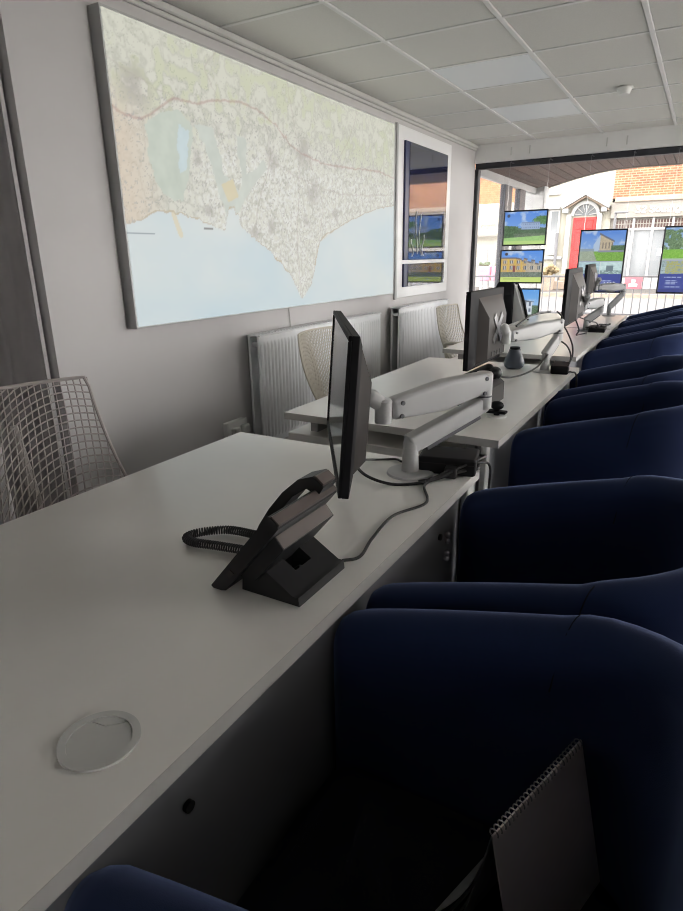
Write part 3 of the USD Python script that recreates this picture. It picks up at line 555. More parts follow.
radiator(4.56, 5.66, .22, .865, 'white panel radiator below the navy display board')
t = thing('power_socket', 'white double power socket low on the wall beside the near radiator', 'socket', (XW, 2.56, .36))
obj('back_box', box(XW, XW + .035, 2.48, 2.64, .31, .40, .004), M['white_plastic'], t)
obj('face_plate', box(XW + .035, XW + .043, 2.476, 2.644, .306, .404, .004), M['white_plastic'], t)
for y in (2.52, 2.60): obj('plug', rbox(XW + .043, XW + .08, y - .026, y + .026, .325, .375, .01), M['grey_plastic'], t)
xs = np.linspace(-2.61, -2.19, 60); w = .012 * np.sin(np.linspace(0, 7 * PI, 60)) + .006 * np.sin(np.linspace(0, 17, 60))
cu = Polygon([(x, 1.475 + a) for x, a in zip(xs, w)] + [(x, 1.49 + a) for x, a in zip(xs[::-1], w[::-1])])
one('curtain', extrude(cu, 'xy', .02, 2.31), M['curtain'], 'grey curtain hanging in soft folds beside the white wall pier', 'curtain')

# ------------------------------------------------------------------ desks
ZD = 0.73
def grommet(x, y, parent):
    a = np.linspace(0, 2 * PI, 48, endpoint=False)
    ring = Polygon([(x + .047 * math.cos(q), y + .047 * math.sin(q)) for q in a], [[(x + .0375 * math.cos(q), y + .0375 * math.sin(q)) for q in a]])
    g = obj('grommet', extrude(ring, 'xy', ZD, ZD + .003), M['grey_plastic'], parent, label='round cable grommet in the desk top')
    disc = Point(x, y).buffer(.0368, 32); cut = LineString([(x - .05, y + .012), (x - .012, y + .018), (x + .004, y + .034), (x + .008, y + .06)]).buffer(.0008)
    ps = list(disc.difference(cut).geoms); ps.sort(key=lambda p: -p.area)
    for k, p in enumerate(ps[:2]): obj('lid' if k == 0 else 'lid_flap', extrude(p, 'xy', ZD - .004, ZD + (.0015 if k == 0 else .002)), M['grey_plastic'], g)
def desk(x0, x1, y0, y1, label, shelf=True, inset=.075):
    t = thing('desk', label, 'desk', ((x0 + x1) / 2, (y0 + y1) / 2, 0))
    e = .0012
    obj('desktop', box(x0 + e, x1 - e, y0 + e, y1 - e, ZD - .025, ZD), M['white_laminate'], t)
    for q in ((x0, x0 + e, y0 + e, y1 - e), (x1 - e, x1, y0 + e, y1 - e), (x0, x1, y0, y0 + e), (x0, x1, y1 - e, y1)): obj('edge_band', box(*q, ZD - .025, ZD - .0003), M['desk_edge'], t)  # desktop sides in darker grey, standing in for their shade
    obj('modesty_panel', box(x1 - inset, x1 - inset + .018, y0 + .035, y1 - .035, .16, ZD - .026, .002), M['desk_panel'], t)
    for yy, s in ((y0, 1), (y1, -1)):
        ya, yb = (yy + .004, yy + .40) if s > 0 else (yy - .06, yy - .004)
        if s > 0 and shelf:
            obj('storage_unit', box(x0 + .01, x1 - .08, ya, yb, .08, .655, .003), M['white_laminate'], t, label='low white storage unit under the desk end')
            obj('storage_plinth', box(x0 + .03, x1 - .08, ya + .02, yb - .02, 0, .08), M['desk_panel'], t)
            for x in (x0 + .08, x1 - .12): obj('spacer', box(x, x + .03, ya + .05, yb - .05, .655, ZD - .025), M['steel'], t)
        else:
            obj('leg_frame', [box(x0 + .06, x1 - .06, ya, yb, 0, .03, .004), box(x0 + .06, x1 - .06, ya, yb, ZD - .055, ZD - .026, .004)] , M['grey_plastic'], t)
        obj('leg', box(x1 - inset + .019, x1 - inset + .040, ya + .0, ya + .035 if s > 0 else yb, 0, ZD - .026, .003), M['grey_plastic'], t)
        obj('leg', box(x0 + .02, x0 + .06, yb - .05 if s > 0 else ya, yb, 0, ZD - .026, .003), M['grey_plastic'], t)
    obj('back_rail', box(x1 - inset - .03, x1 - inset - .002, y0 + .42, y1 - .07, .55, .60, .003), M['grey_plastic'], t)
    return t
d1 = desk(-1.242, -.440, -.10, 1.485, 'nearest white desk, with a black desk phone and round cable grommet', shelf=False, inset=.05)
grommet(-.541, .352, d1)
for y in (.41, 1.285): obj('bolt', [cyl((-.474, y, .612), (-.466, y, .612), .008, n=16), cyl((-.468, y, .612), (-.4655, y, .612), .004, n=6)], M['black_rubber'], d1)
obj('cable_bolt', [ball((-.466, 1.33, z), .009, 10) for z in (.60, .585, .55, .535)], M['steel'], d1)
d2 = desk(-1.265, -.470, 1.765, 3.17, 'second white desk, with a low storage unit under its near end')
d3 = desk(-1.31, -.540, 3.50, 4.92, 'third white desk from the camera, before the window posters')
d4 = desk(-1.31, -.550, 4.96, 6.10, 'farthest white desk, closest to the shop window')
# ------------------------------------------------------------------ navy tub chairs
def tub_shell():
    L, hw, r = .60, .262, .20; t = .078; pts = []
    for x in np.linspace(0.0, L - t / 2 - r, 14): pts.append((x, -hw, 1, 0))
    cx, cy = L - t / 2 - r, hw - r
    for a in np.linspace(-PI / 2, 0, 12)[1:]: pts.append((cx + r * math.cos(a), -cy + r * math.sin(a), 0, 0))
    for a in np.linspace(0, PI / 2, 12): pts.append((cx + r * math.cos(a), cy + r * math.sin(a), 0, 0))
    for x in np.linspace(L - t / 2 - r, 0.0, 14)[1:]: pts.append((x, hw, 1, 0))
    p = np.array([q[:2] for q in pts]); lead = []
    for k, s in enumerate((.0, .010, .024, .042)): lead.append((k, s))
    P, Sx, Z = [], [], []
    def topz(x): return .690 + .112 * np.clip(x / .40, 0, 1) ** .85 + .036 * np.clip((x - .36) / .2, 0, 1)
    out = []
    e = [(0.0, .25, .044), (.004, .52, .026), (.013, .78, .010), (.028, .94, .003)]
    seq = [((ex, -hw), sc, dz) for ex, sc, dz in e] + [((a[0] + (.045 if i == 0 else 0), a[1]), 1, 0) if i in (0,) else ((a[0], a[1]), 1, 0) for i, a in enumerate(p) if a[0] > .03 or i == 0][0:]
    seq = [s for s in seq if not (s[1] == 1 and s[0][0] < .03)]
    seq += [((ex, hw), sc, dz) for ex, sc, dz in e[::-1]]
    c = np.array([s[0] for s in seq]); sc = np.array([s[1] for s in seq]); dz = np.array([s[2] for s in seq])
    tan = np.gradient(c, axis=0); tan /= np.linalg.norm(tan, axis=1, keepdims=True); tan[:4] = (1, 0); tan[-4:] = (-1, 0); nrm = np.stack([tan[:, 1], -tan[:, 0]], 1)
    sec = [(-.5, .06), (-.5, .30), (-.5, .55)] + [(-.5 * math.cos(a), 'r', math.sin(a)) for a in np.linspace(0, PI, 11)] + [(.5, .55), (.5, .30), (.5, .06)]
    V = []
    for i in range(len(c)):
        z = topz(c[i, 0]) - dz[i]
        for q in sec:
            zz = (z - t / 2 * 1.0 + q[2] * t / 2) if len(q) == 3 else q[1]
            bulge = .010 * math.sin(PI * np.clip((zz - .06) / .62, 0, 1)) if abs(q[0]) > .49 and q[0] < 0 else 0
            V.append((*(c[i] + nrm[i] * (-q[0]) * t * sc[i]), zz))
    n, m = len(c), len(sec); i, j = np.meshgrid(np.arange(n - 1), np.arange(m), indexing='ij')
    q = np.stack([i * m + j, i * m + (j + 1) % m, (i + 1) * m + (j + 1) % m, (i + 1) * m + j], -1).reshape(-1, 4)
    f = np.vstack([q[:, [0, 1, 2]], q[:, [0, 2, 3]]]); caps = []
    for o, flip in ((0, 0), ((n - 1) * m, 1)):
        k = np.arange(1, m - 1); tri = np.stack([np.full(m - 2, o), o + k + 1, o + k], 1); caps.append(tri[:, ::-1] if flip else tri)
    mesh = trimesh.Trimesh(np.array(V), np.vstack([f] + caps), process=False); mesh.merge_vertices(); trimesh.repair.fix_normals(mesh)
    return mesh
SHELL = tub_shell()
def tub_chair(label, loc, rz):
    t = thing('tub_chair', label, 'chair', loc, rz)
    obj('shell', SHELL, M['navy_fabric'], t, local=True, smooth=60)
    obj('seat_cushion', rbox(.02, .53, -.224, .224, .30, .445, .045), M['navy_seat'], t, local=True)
    obj('seat_base', box(.03, .52, -.225, .225, .07, .31, .02), M['navy_fabric'], t, local=True)
    for x in (.06, .50):
        for y in (-.23, .23): obj('leg', cyl((x, y, 0), (x, y, .075), .014, .02, 12), M['black_rubber'], t, local=True)
    for y in (-.265, .265):
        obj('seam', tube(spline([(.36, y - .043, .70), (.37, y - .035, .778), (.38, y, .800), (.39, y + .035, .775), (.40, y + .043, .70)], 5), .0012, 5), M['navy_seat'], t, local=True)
    return t
CH = [(.510, -.462, 'nearest navy tub chair, holding a standing wire-bound calendar'), (1.134, -.455, 'second navy tub chair, its arm pressed against the nearest one'), (2.275, -.490, 'third navy tub chair, first of the pair at the second desk'), (2.935, -.520, 'fourth navy tub chair, second of the pair at the second desk'),
      (4.195, -.570, 'fifth navy tub chair, first at the third desk'), (4.825, -.570, 'sixth navy tub chair, beyond the third desk'), (5.455, -.570, 'seventh navy tub chair, second from the window'), (6.10, -.585, 'eighth navy tub chair, closest to the shop window')]
ch0 = None
for y, x, lb in CH:
    if ch0 is None: ch0 = tub_chair(lb, (x, y, 0), 0)
    else: dup(ch0, (x, y, 0), 0, lb)

# ------------------------------------------------------------------ calendar standing in the nearest chair
a, b = np.array((-.116, .519, .655)), np.array((-.054, .715, .655)); ax = (b - a) / np.linalg.norm(b - a); side = np.array([ax[1], -ax[0], 0])   # side: towards +x
t = thing('wire_bound_calendar', 'grey wire-bound calendar standing open like a tent on the nearest navy chair', 'calendar', ((a + b) / 2 * (1, 1, 0) + (0, 0, .445)))
def leaf(foot, th, curl=0.0, a=a, b=b, drop=.655 - .447):
    n = 9; V = []
    for s in np.linspace(0, 1, n):
        o = side * foot * s + np.array([0, 0, -drop * s]) + side * curl * math.sin(PI * s)
        for e in (a, b): V += [e + o, e + o + side * th]
    V = np.array(V); F_ = []
    for i in range(n - 1):
        k, l_ = 4 * i, 4 * i + 4
        F_ += [(k, k + 2, l_ + 2), (k, l_ + 2, l_), (k + 1, l_ + 3, k + 3), (k + 1, l_ + 1, l_ + 3), (k, l_ + 1, k + 1), (k, l_, l_ + 1), (k + 2, k + 3, l_ + 3), (k + 2, l_ + 3, l_ + 2)]
    F_ += [(0, 1, 3), (0, 3, 2), (4 * n - 4, 4 * n - 1, 4 * n - 3), (4 * n - 4, 4 * n - 2, 4 * n - 1)]
    m = trimesh.Trimesh(V, np.array(F_), process=False); trimesh.repair.fix_normals(m); return m
obj('front_cover', leaf(.05, .0022), M['paper'], t, label='plain grey front cover')
for k, (ft, cl) in enumerate(((-.045, .004), (-.055, .008), (-.066, .011), (-.078, .014))): obj('page', leaf(ft, .0008, cl), M['paper_dark'], t)
L = np.linalg.norm(b - a)
for k in range(26):
    c = a + ax * (.006 + (L - .012) * k / 25); an = np.linspace(-.3, PI + .9, 12)
    obj('wire_ring', tube([c + side * .0055 * math.cos(q) + np.array([0, 0, .0055 * math.sin(q) - .002]) for q in an], .0009, 5), M['steel'], t)

# ------------------------------------------------------------------ desk phone
t = thing('desk_phone', 'black desk phone on a tilted stand at the edge of the nearest desk', 'phone', (-.57, .775, ZD))
y0, y1 = .685, .865
d = np.array([.130, .155]) / np.hypot(.130, .155); nrm = np.array([d[1], -d[0]])     # along the panel, and out of its back (towards +x, down)
o = np.array([-.662, ZD + .004])
def pl(s, q): return tuple(o + d * s + nrm * q)
Ls = .205
obj('panel', extrude(Polygon([pl(0, 0), pl(0, .012), pl(.02, .026), pl(Ls - .004, .026), pl(Ls, .022), pl(Ls, .002), pl(Ls - .003, 0)]), 'xz', y0, y1), M['phone_dark'], t)
obj('panel_end', extrude(Polygon([pl(Ls, .003), pl(Ls, .024), pl(Ls + .003, .022), pl(Ls + .003, .005)]), 'xz', y0 + .002, y1 - .002), M['phone_edge'], t, label='top edge of the phone, tinted brownish as if lit')  # end strips carry the light falling on them as a lighter colour
obj('rear_housing', extrude(Polygon([pl(.055, .024), pl(.075, .052), pl(Ls - .035, .052), pl(Ls - .030, .024)]), 'xz', y0 + .012, y1 - .012), M['phone_dark'], t)
obj('rear_housing_end', extrude(Polygon([pl(Ls - .0335, .028), pl(Ls - .037, .051), pl(Ls - .034, .0505), pl(Ls - .0298, .028)]), 'xz', y0 + .014, y1 - .014), M['phone_edge'], t)
st = Polygon([(-.605, ZD + .052), (-.586, ZD + .066), (-.505, ZD + .016), (-.494, ZD + .016), (-.492, ZD), (-.61, ZD)])
sb = tm(extrude(st, 'xz', y0 + .02, y1 - .012)); hole = box(-.575, -.532, .755, .805, ZD - .1, ZD + .2)
man = m3.Manifold(m3.Mesh(sb.vertices.astype(np.float32), sb.faces.astype(np.uint32)))
try: stand = man - (hole if isinstance(hole, m3.Manifold) else m3.Manifold(m3.Mesh(hole.vertices.astype(np.float32), hole.faces.astype(np.uint32))))
except Exception: stand = man
obj('stand', stand, M['phone_dark'], t)
obj('stand_strut', extrude(Polygon([(-.565, ZD + .01), (-.54, ZD + .03), (-.536, ZD + .028), (-.56, ZD + .008)]), 'xz', .775, .781), M['phone_dark'], t)
hy0, hy1 = y1 - .052, y1 - .006
hs = [pl(.035, -.004), pl(.030, -.026), pl(.055, -.032), pl(.10, -.037), pl(.15, -.037), pl(.195, -.030), pl(.222, -.014), pl(.222, .012), pl(.205, .014), pl(.196, -.010), pl(.16, -.020), pl(.105, -.020), pl(.072, -.013), pl(.066, -.003)]
hd = obj('handset', extrude(Polygon(hs).buffer(.003).buffer(-.002), 'xz', hy0, hy1), M['phone_dark'], t)
obj('handset_end', extrude(Polygon([pl(.2235, -.014), pl(.2235, .010), pl(.227, .008), pl(.227, -.010)]), 'xz', hy0 + .003, hy1 - .003), M['phone_edge'], hd)
for i in range(4):
    for j in range(3): obj('key', box(-.001, .001, -.001, .001, -.001, .001) if False else hull([np.array([*pl(.035 + .02 * i + ds, q)])[[0, 0, 1]] * (1, 0, 1) + (0, y0 + .03 + .026 * j + dy, 0) for ds in (0, .013) for q in (.001, -.003) for dy in (0, .018)]), M['brown_plastic'], t)
obj('display', hull([np.array([*pl(s_, q)])[[0, 0, 1]] * (1, 0, 1) + (0, yy, 0) for s_ in (.125, .185) for q in (.001, -.002) for yy in (y0 + .02, y0 + .11)]), M['screen_glass'], t)
obj('socket', hull([np.array([*pl(s_, q)])[[0, 0, 1]] * (1, 0, 1) + (0, yy, 0) for s_ in (.048, .062) for q in (.008, .018) for yy in (y0 - .0015, y0 + .002)]), M['brown_plastic'], t)
# coiled cord: part of the phone
loop = spline([(-.632, .858, ZD + .02), (-.70, .868, ZD + .012), (-.77, .862, ZD + .011), (-.815, .825, ZD + .011), (-.822, .795, ZD + .011), (-.795, .785, ZD + .011), (-.745, .795, ZD + .011), (-.69, .805, ZD + .011), (-.645, .812, ZD + .012)], 40)
ll = np.r_[0, np.cumsum(np.linalg.norm(np.diff(loop, axis=0), axis=1))]; s_ = np.linspace(0, ll[-1], 900); cp = np.stack([np.interp(s_, ll, loop[:, k]) for k in range(3)], 1)
tg = np.gradient(cp, axis=0); tg /= np.linalg.norm(tg, axis=1, keepdims=True); up = np.array([0, 0, 1.0]); sd = np.cross(tg, up); sd /= np.linalg.norm(sd, axis=1, keepdims=True); th = s_ / .0052 * 2 * PI
obj('coiled_cord', tube(cp + .0075 * (np.cos(th)[:, None] * sd + np.sin(th)[:, None] * up), .0019, 5), M['black_rubber'], t)

# ------------------------------------------------------------------ monitors and their arms
def monitor(label, c, yaw, W, H, bulge=.045, thin=.018, tilt=0.0):
    """c: centre of the screen's back, yaw: degrees of the screen's facing direction (0 = towards +x)."""
    t = thing('monitor', label, 'monitor', (c[0], c[1], c[2] - H / 2), yaw)
    t_ = UsdGeom.Xformable(t)
    if tilt: t_.AddRotateYOp().Set(-tilt)                      # leans back a little
    obj('rear_case', m3.Manifold.batch_hull([tm_(box(-thin, -.003, -W / 2, W / 2, 0, H, .001)), tm_(box(-thin - .012, -thin, -W * .40, W * .40, H * .07, H * .93, .004))]), M['black_plastic'], t, local=True)
    obj('rear_bulge', hull([(x, y * (W * .36 if x > -.03 else W * .27), z) for x, zs in ((-thin - .010, (H * .06, H * .93)), (-thin - bulge, (H * .12, H * .66))) for y in (-1, 1) for z in zs]), M['brown_plastic'], t, local=True)
    b = .011
    for nm, q in (('bezel', (-W / 2, W / 2, H - b, H)), ('bezel', (-W / 2, W / 2, 0, b * 1.6)), ('bezel', (-W / 2, -W / 2 + b, b, H - b)), ('bezel', (W / 2 - b, W / 2, b, H - b))):
        obj(nm, box(-.003, .004, q[0], q[1], q[2], q[3], .0015), M['black_plastic'], t, local=True)
    obj('screen', box(-.002, .001, -W / 2 + b * .9, W / 2 - b * .9, b * 1.5, H - b * .9), M['screen_glass'], t, local=True)
    for k in range(4): obj('vent', box(-thin - bulge - .002, -thin - bulge + .004, -.07 + .04 * k, -.05 + .04 * k, H * .14, H * .20), M['black_rubber'], t, local=True)
    obj('top_vent', box(-thin - bulge * .72, -thin - bulge * .3, -W * .24, W * .24, H * .665, H * .675), M['black_rubber'], t, local=True)
    return t
def tm_(m): return m if isinstance(m, m3.Manifold) else m3.Manifold(m3.Mesh(tm(m).vertices.astype(np.float32), tm(m).faces.astype(np.uint32)))
def bar(p, q, w0, h0, w1, h1, r=.008):
    """A rounded tapering box link from p to q (width sideways, height upwards)."""
    p, q = np.asarray(p, float), np.asarray(q, float); d = (q - p) / np.linalg.norm(q - p); s = np.cross(d, (0, 0, 1.0)); s /= np.linalg.norm(s); u = np.cross(s, d); sp = []
    for e, w, h_ in ((p, w0, h0), (q, w1, h1)):
        for i in (-1, 1):
            for j in (-1, 1): sp.append(ball(e + s * i * (w / 2 - r) + u * j * (h_ / 2 - r), r, 12))
    return m3.Manifold.batch_hull(sp)
def monitor_arm(label, basep, elbow, head, vesa, facing, mats=('arm_white', 'arm_white'), k=1.0, group=None):
    """basep on the desk; elbow = the joint at the top of the lower link; head = the joint near the monitor; vesa = plate on the monitor's back."""
    A, B = M[mats[0]], M[mats[1]]; bx, by, bz = basep; e, hd, ve = map(np.array, (elbow, head, vesa)); f = np.array(facing)
    t = thing('articulated_arm', label, 'monitor arm', basep)
    obj('base_plate', m3.Manifold.batch_hull([cyl((bx, by, bz), (bx, by, bz + .006), .058 * k, .056 * k, 32), cyl((bx, by, bz + .006), (bx, by, bz + .009), .050 * k, .046 * k, 32)]), A, t)
    el = e - (0, 0, .045)
    obj('pillar', m3.Manifold.batch_hull([cyl((bx, by, bz + .008), (bx, by, bz + .075), .021 * k, .019 * k), ball((bx, by, bz + .085), .018 * k, 16)]), A, t)
    low = obj('lower_link', bar((bx, by, bz + .080), el - (0, 0, .008), .036 * k, .046 * k, .034 * k, .042 * k), A, t)
    obj('cable_cover', bar(np.array((bx, by, bz + .080)) * .8 + el * .2 - (0, 0, .030), el * .93 + np.array((bx, by, bz + .08)) * .07 - (0, 0, .034), .022 * k, .020 * k, .022 * k, .018 * k, .004), M['arm_under'], low)
    obj('elbow', m3.Manifold.batch_hull([cyl(el - (0, 0, .02), e + (0, 0, .028), .022 * k), cyl(e + (0, 0, .028), e + (0, 0, .033), .018 * k)]), A, t)
    obj('elbow_ring', cyl(el + (0, 0, .012), el + (0, 0, .016), .0226 * k), M['arm_under'], t)
    d = (hd - e) / np.linalg.norm(hd - e); s = np.cross(d, (0, 0, 1.0)); s /= np.linalg.norm(s)
    up = obj('upper_link', m3.Manifold.batch_hull([bar(e + (0, 0, .006), e * .55 + hd * .45 + (0, 0, .002), .044 * k, .052 * k, .046 * k, .072 * k, .012), bar(e * .5 + hd * .5, hd, .046 * k, .072 * k, .040 * k, .052 * k, .012)]), A, t)
    for q, dz in ((e + d * .012, .020), (e + d * .016, -.018), (hd - d * .012, .014), (hd - d * .010, -.018)):
        for sg in (-1, 1): obj('pivot_screw', cyl(q + s * sg * .019 * k + (0, 0, dz), q + s * sg * .0245 * k + (0, 0, dz), .0055, n=12), M['arm_under'], up)
    hj = hd + d * .030
    obj('head_joint', m3.Manifold.batch_hull([cyl(hj - (0, 0, .030), hj + (0, 0, .024), .020 * k), cyl(hj + (0, 0, .024), hj + (0, 0, .030), .016 * k)]), A, t)
    obj('tilt_joint', m3.Manifold.batch_hull([ball(hj + (0, 0, .012), .017 * k, 16), ball(ve - f * .028, .020 * k, 16)]), B, t)
    s2 = np.array([-f[1], f[0], 0])
    for sg in (-1, 1): obj('mounting_plate', hull([ve + f * q + (s2 + np.array([0, 0, sg])) * .056 * e_ + (s2 * -sg + np.array([0, 0, 1.])) * .011 * w_ for q in (0 if sg > 0 else .0005, .004) for e_ in (-1, 1) for w_ in (-1, 1)]), M['steel'], t, label='silver cross-shaped mounting plate')
    return t
def dirv(yaw): return np.array([math.cos(math.radians(yaw)), math.sin(math.radians(yaw)), 0])
# first monitor (edge-on), on the nearest desk
yw = 180 + 33.5; f1 = dirv(yw); c1 = np.array([-.734, 1.222, .966])
monitor('nearest black monitor, seen almost edge-on beside the desk phone', c1, yw, .57, .328, tilt=4.5)
monitor_arm('nearest white monitor arm, on the first desk beside a black power box', (-.592, 1.376, ZD), (-.470, 1.575, .940), (-.616, 1.320, .914), c1 - f1 * .066 - (0, 0, .02), f1, k=1.06)
# second monitor (back view)
yw2 = 180 - 1; f2 = dirv(yw2); c2 = np.array([-.836, 2.735, .958])
monitor('second black monitor, back towards us with a silver mounting plate', c2, yw2, .46, .330, .05)
monitor_arm('second white monitor arm, on the second desk beyond the nearest arm', (-.600, 2.99, ZD), (-.565, 3.06, .940), (-.715, 2.775, .918), c2 - f2 * .072, f2)
yw3 = 180 + 1; f3 = dirv(yw3); c3 = np.array([-.715, 4.16, 1.01])
monitor('third black monitor, on the third desk, turned slightly from us', c3, yw3, .52, .340, .05)
monitor_arm('third grey monitor arm, on the third desk near a pile of cables', (-.690, 4.75, ZD), (-.61, 4.80, .930), (-.66, 4.42, .935), c3 - f3 * .072, f3, ('arm_grey', 'arm_grey'))
yw4 = 180 + 1; f4 = dirv(yw4); c4 = np.array([-.865, 5.80, 1.050])
monitor('farthest black monitor, on the last desk before the portrait poster', c4, yw4, .46, .255, .04)
monitor_arm('farthest dark monitor arm, on the last desk by the window', (-.690, 6.00, ZD), (-.60, 6.04, .975), (-.78, 5.86, .985), c4 - f4 * .060, f4, ('arm_grey', 'arm_grey'))

# ------------------------------------------------------------------ things on the desks
t = thing('power_box', 'flat black power box behind the nearest monitor arm base', 'power supply', (-.515, 1.455, ZD), 12)
obj('case', rbox(-.075, .075, -.055, .055, 0, .046, .008, 12), M['black_plastic'], t, local=True)
obj('plug', rbox(.0, .03, -.085, -.056, .002, .03, .004, 10), M['black_rubber'], t, local=True)
obj('lid_line', box(-.07, .07, -.0555, .0555, .030, .0312), M['brown_plastic'], t, local=True)
def cable(pts, label, r=.0032, n=12): one('cable', tube(spline(pts, n), r, 7), M['black_rubber'], label, 'cable')
z = ZD + .004
cable([(-.50, .860, ZD + .010), (-.485, .90, z), (-.500, .98, z), (-.510, 1.10, z), (-.475, 1.20, z), (-.520, 1.30, z), (-.510, 1.38, z)], 'black cable running from the desk phone to the nearest arm base')
cable([(-.700, 1.225, .85), (-.690, 1.235, .80), (-.66, 1.25, .755), (-.60, 1.27, z), (-.545, 1.30, z), (-.50, 1.36, z + .004), (-.47, 1.43, z + .01)], 'thick black cable sagging from the nearest monitor past the arm base', .004)
cable([(-.72, 1.26, .83), (-.73, 1.33, .765), (-.72, 1.42, z), (-.67, 1.45, z), (-.645, 1.44, z)], 'short black cable curving from the nearest monitor behind the arm')
cable([(-.545, 1.32, z), (-.50, 1.35, z + .01), (-.45, 1.42, .765), (-.425, 1.475, .772), (-.445, 1.50, .765), (-.50, 1.50, .765)], 'black cable looping round the power box on the nearest desk')
cable([(-.53, 1.31, z), (-.48, 1.39, .755), (-.43, 1.45, .762), (-.415, 1.49, .74), (-.418, 1.50, .66), (-.425, 1.50, .50), (-.43, 1.50, .3)], 'black cable falling off the end of the nearest desk')
cable([(-.52, 1.33, z + .006), (-.47, 1.40, z + .012), (-.432, 1.44, .75), (-.455, 1.462, .757)], 'short thick black cable tangled by the power box', .005)
cable([(-.66, 3.31, .985), (-.70, 3.1, .985), (-.70, 2.95, .975), (-.715, 2.85, .955)], 'black cable lying along the top of the second monitor arm', .005)
cable([(-.63, 3.33, .985), (-.585, 3.25, .95), (-.585, 3.1, .86), (-.60, 2.85, .78), (-.66, 2.6, .765), (-.745, 2.40, .82)], 'long black cable swooping below the second monitor arm', .004)
cable([(-.60, 3.30, .93), (-.55, 3.2, .90), (-.50, 3.1, .84), (-.495, 3.05, .78), (-.54, 3.02, z), (-.56, 3.0, z)], 'black cable looping down beside the second arm base', .004)
cable([(-.59, 3.2, .86), (-.53, 3.12, .84), (-.49, 3.02, .80), (-.50, 2.95, .75), (-.55, 2.96, z)], 'second black loop of cable at the second arm base', .004)
cable([(-.50, 2.97, z), (-.478, 3.0, z + .002), (-.46, 3.05, .70), (-.455, 3.06, .5), (-.455, 3.06, .3)], 'black cable dropping off the second desk beside the chairs', .004)
cable([(-.70, 4.15, .93), (-.66, 4.25, .80), (-.70, 4.45, z), (-.66, 4.6, z)], 'black cable drooping from the third monitor', .005)
cable([(-.72, 4.2, .90), (-.63, 4.4, .84), (-.60, 4.62, .80), (-.62, 4.75, z)], 'black cable hanging under the third monitor arm', .004)
t = thing('adapter', 'black adapter brick at the foot of the second monitor arm', 'power supply', (-.53, 3.03, ZD), 8)
obj('case', rbox(-.045, .035, -.09, .05, 0, .04, .008, 10), M['black_plastic'], t, local=True); obj('plug', rbox(-.01, .02, .05, .075, .008, .03, .004, 8), M['black_rubber'], t, local=True)
t = thing('docking_station', 'flat black docking box under a heap of cables on the third desk', 'docking station', (-.60, 4.80, ZD), 4)
obj('case', rbox(-.07, .04, -.12, .10, 0, .03, .006, 10), M['black_plastic'], t, local=True)
for k in range(4):
    q = rng.uniform(-.03, .03, (6, 2)); obj('lead', tube(spline([(-.06 + .02 * i + q[i, 0], -.12 + .045 * i + q[i, 1], .034 + .006 * ((i + k) % 2)) for i in range(6)], 6), .0045, 6), M['black_rubber'], t, local=True)
t = thing('desk_phone', 'black desk phone lying on the second desk behind the nearest arm', 'phone', (-.735, 2.24, ZD), 0)
obj('wedge', hull([(-.12, -.10, .0), (.12, -.10, .0), (-.12, .10, 0), (.12, .10, 0), (.10, -.09, .085), (.10, .09, .085), (-.12, -.09, .015), (-.12, .09, .015), (.12, -.09, .07), (.12, .09, .07)]), M['phone_dark'], t, local=True)
obj('handset', m3.Manifold.batch_hull([ball((-.05, .075, .06), .02, 14), ball((.06, .075, .115), .022, 14)]) + ball((.085, .075, .100), .028, 18) + ball((-.07, .075, .045), .028, 16), M['phone_dark'], t, local=True)
obj('cord_stub', tube(spline([(-.09, .08, .03), (-.14, .07, .01), (-.18, .09, .006), (-.22, .05, .006)], 8), .004, 6), M['black_rubber'], t, local=True)
t = thing('webcam', 'small black webcam with a white foot at the second desk edge', 'webcam', (-.560, 2.05, ZD))
obj('foot', m3.Manifold.batch_hull([cyl((0, 0, 0), (0, 0, .006), .035)]), M['white_plastic'], t, local=True)
obj('stem', cyl((0, 0, .006), (0, 0, .03), .010), M['black_plastic'], t, local=True); obj('camera_body', rbox(-.035, .035, -.016, .016, .012, .022, .004, 10) + ball((.0, .0, .040), .020, 16, (1.2, 1, .8)), M['black_plastic'], t, local=True)
t = thing('desk_speaker', 'dark blue-grey bulb-shaped speaker under the second monitor arm', 'speaker', (-.755, 3.02, ZD))
prof = np.array([(0, 0), (.034, 0), (.046, .010), (.050, .028), (.045, .050), (.034, .072), (.028, .088), (.028, .094), (0, .094)])
lm = trimesh.creation.revolve(prof, sections=28); obj('body', lm, M['blue_grey'], t, local=True); obj('collar', cyl((0, 0, .093), (0, 0, .106), .024), M['black_plastic'], t, local=True)

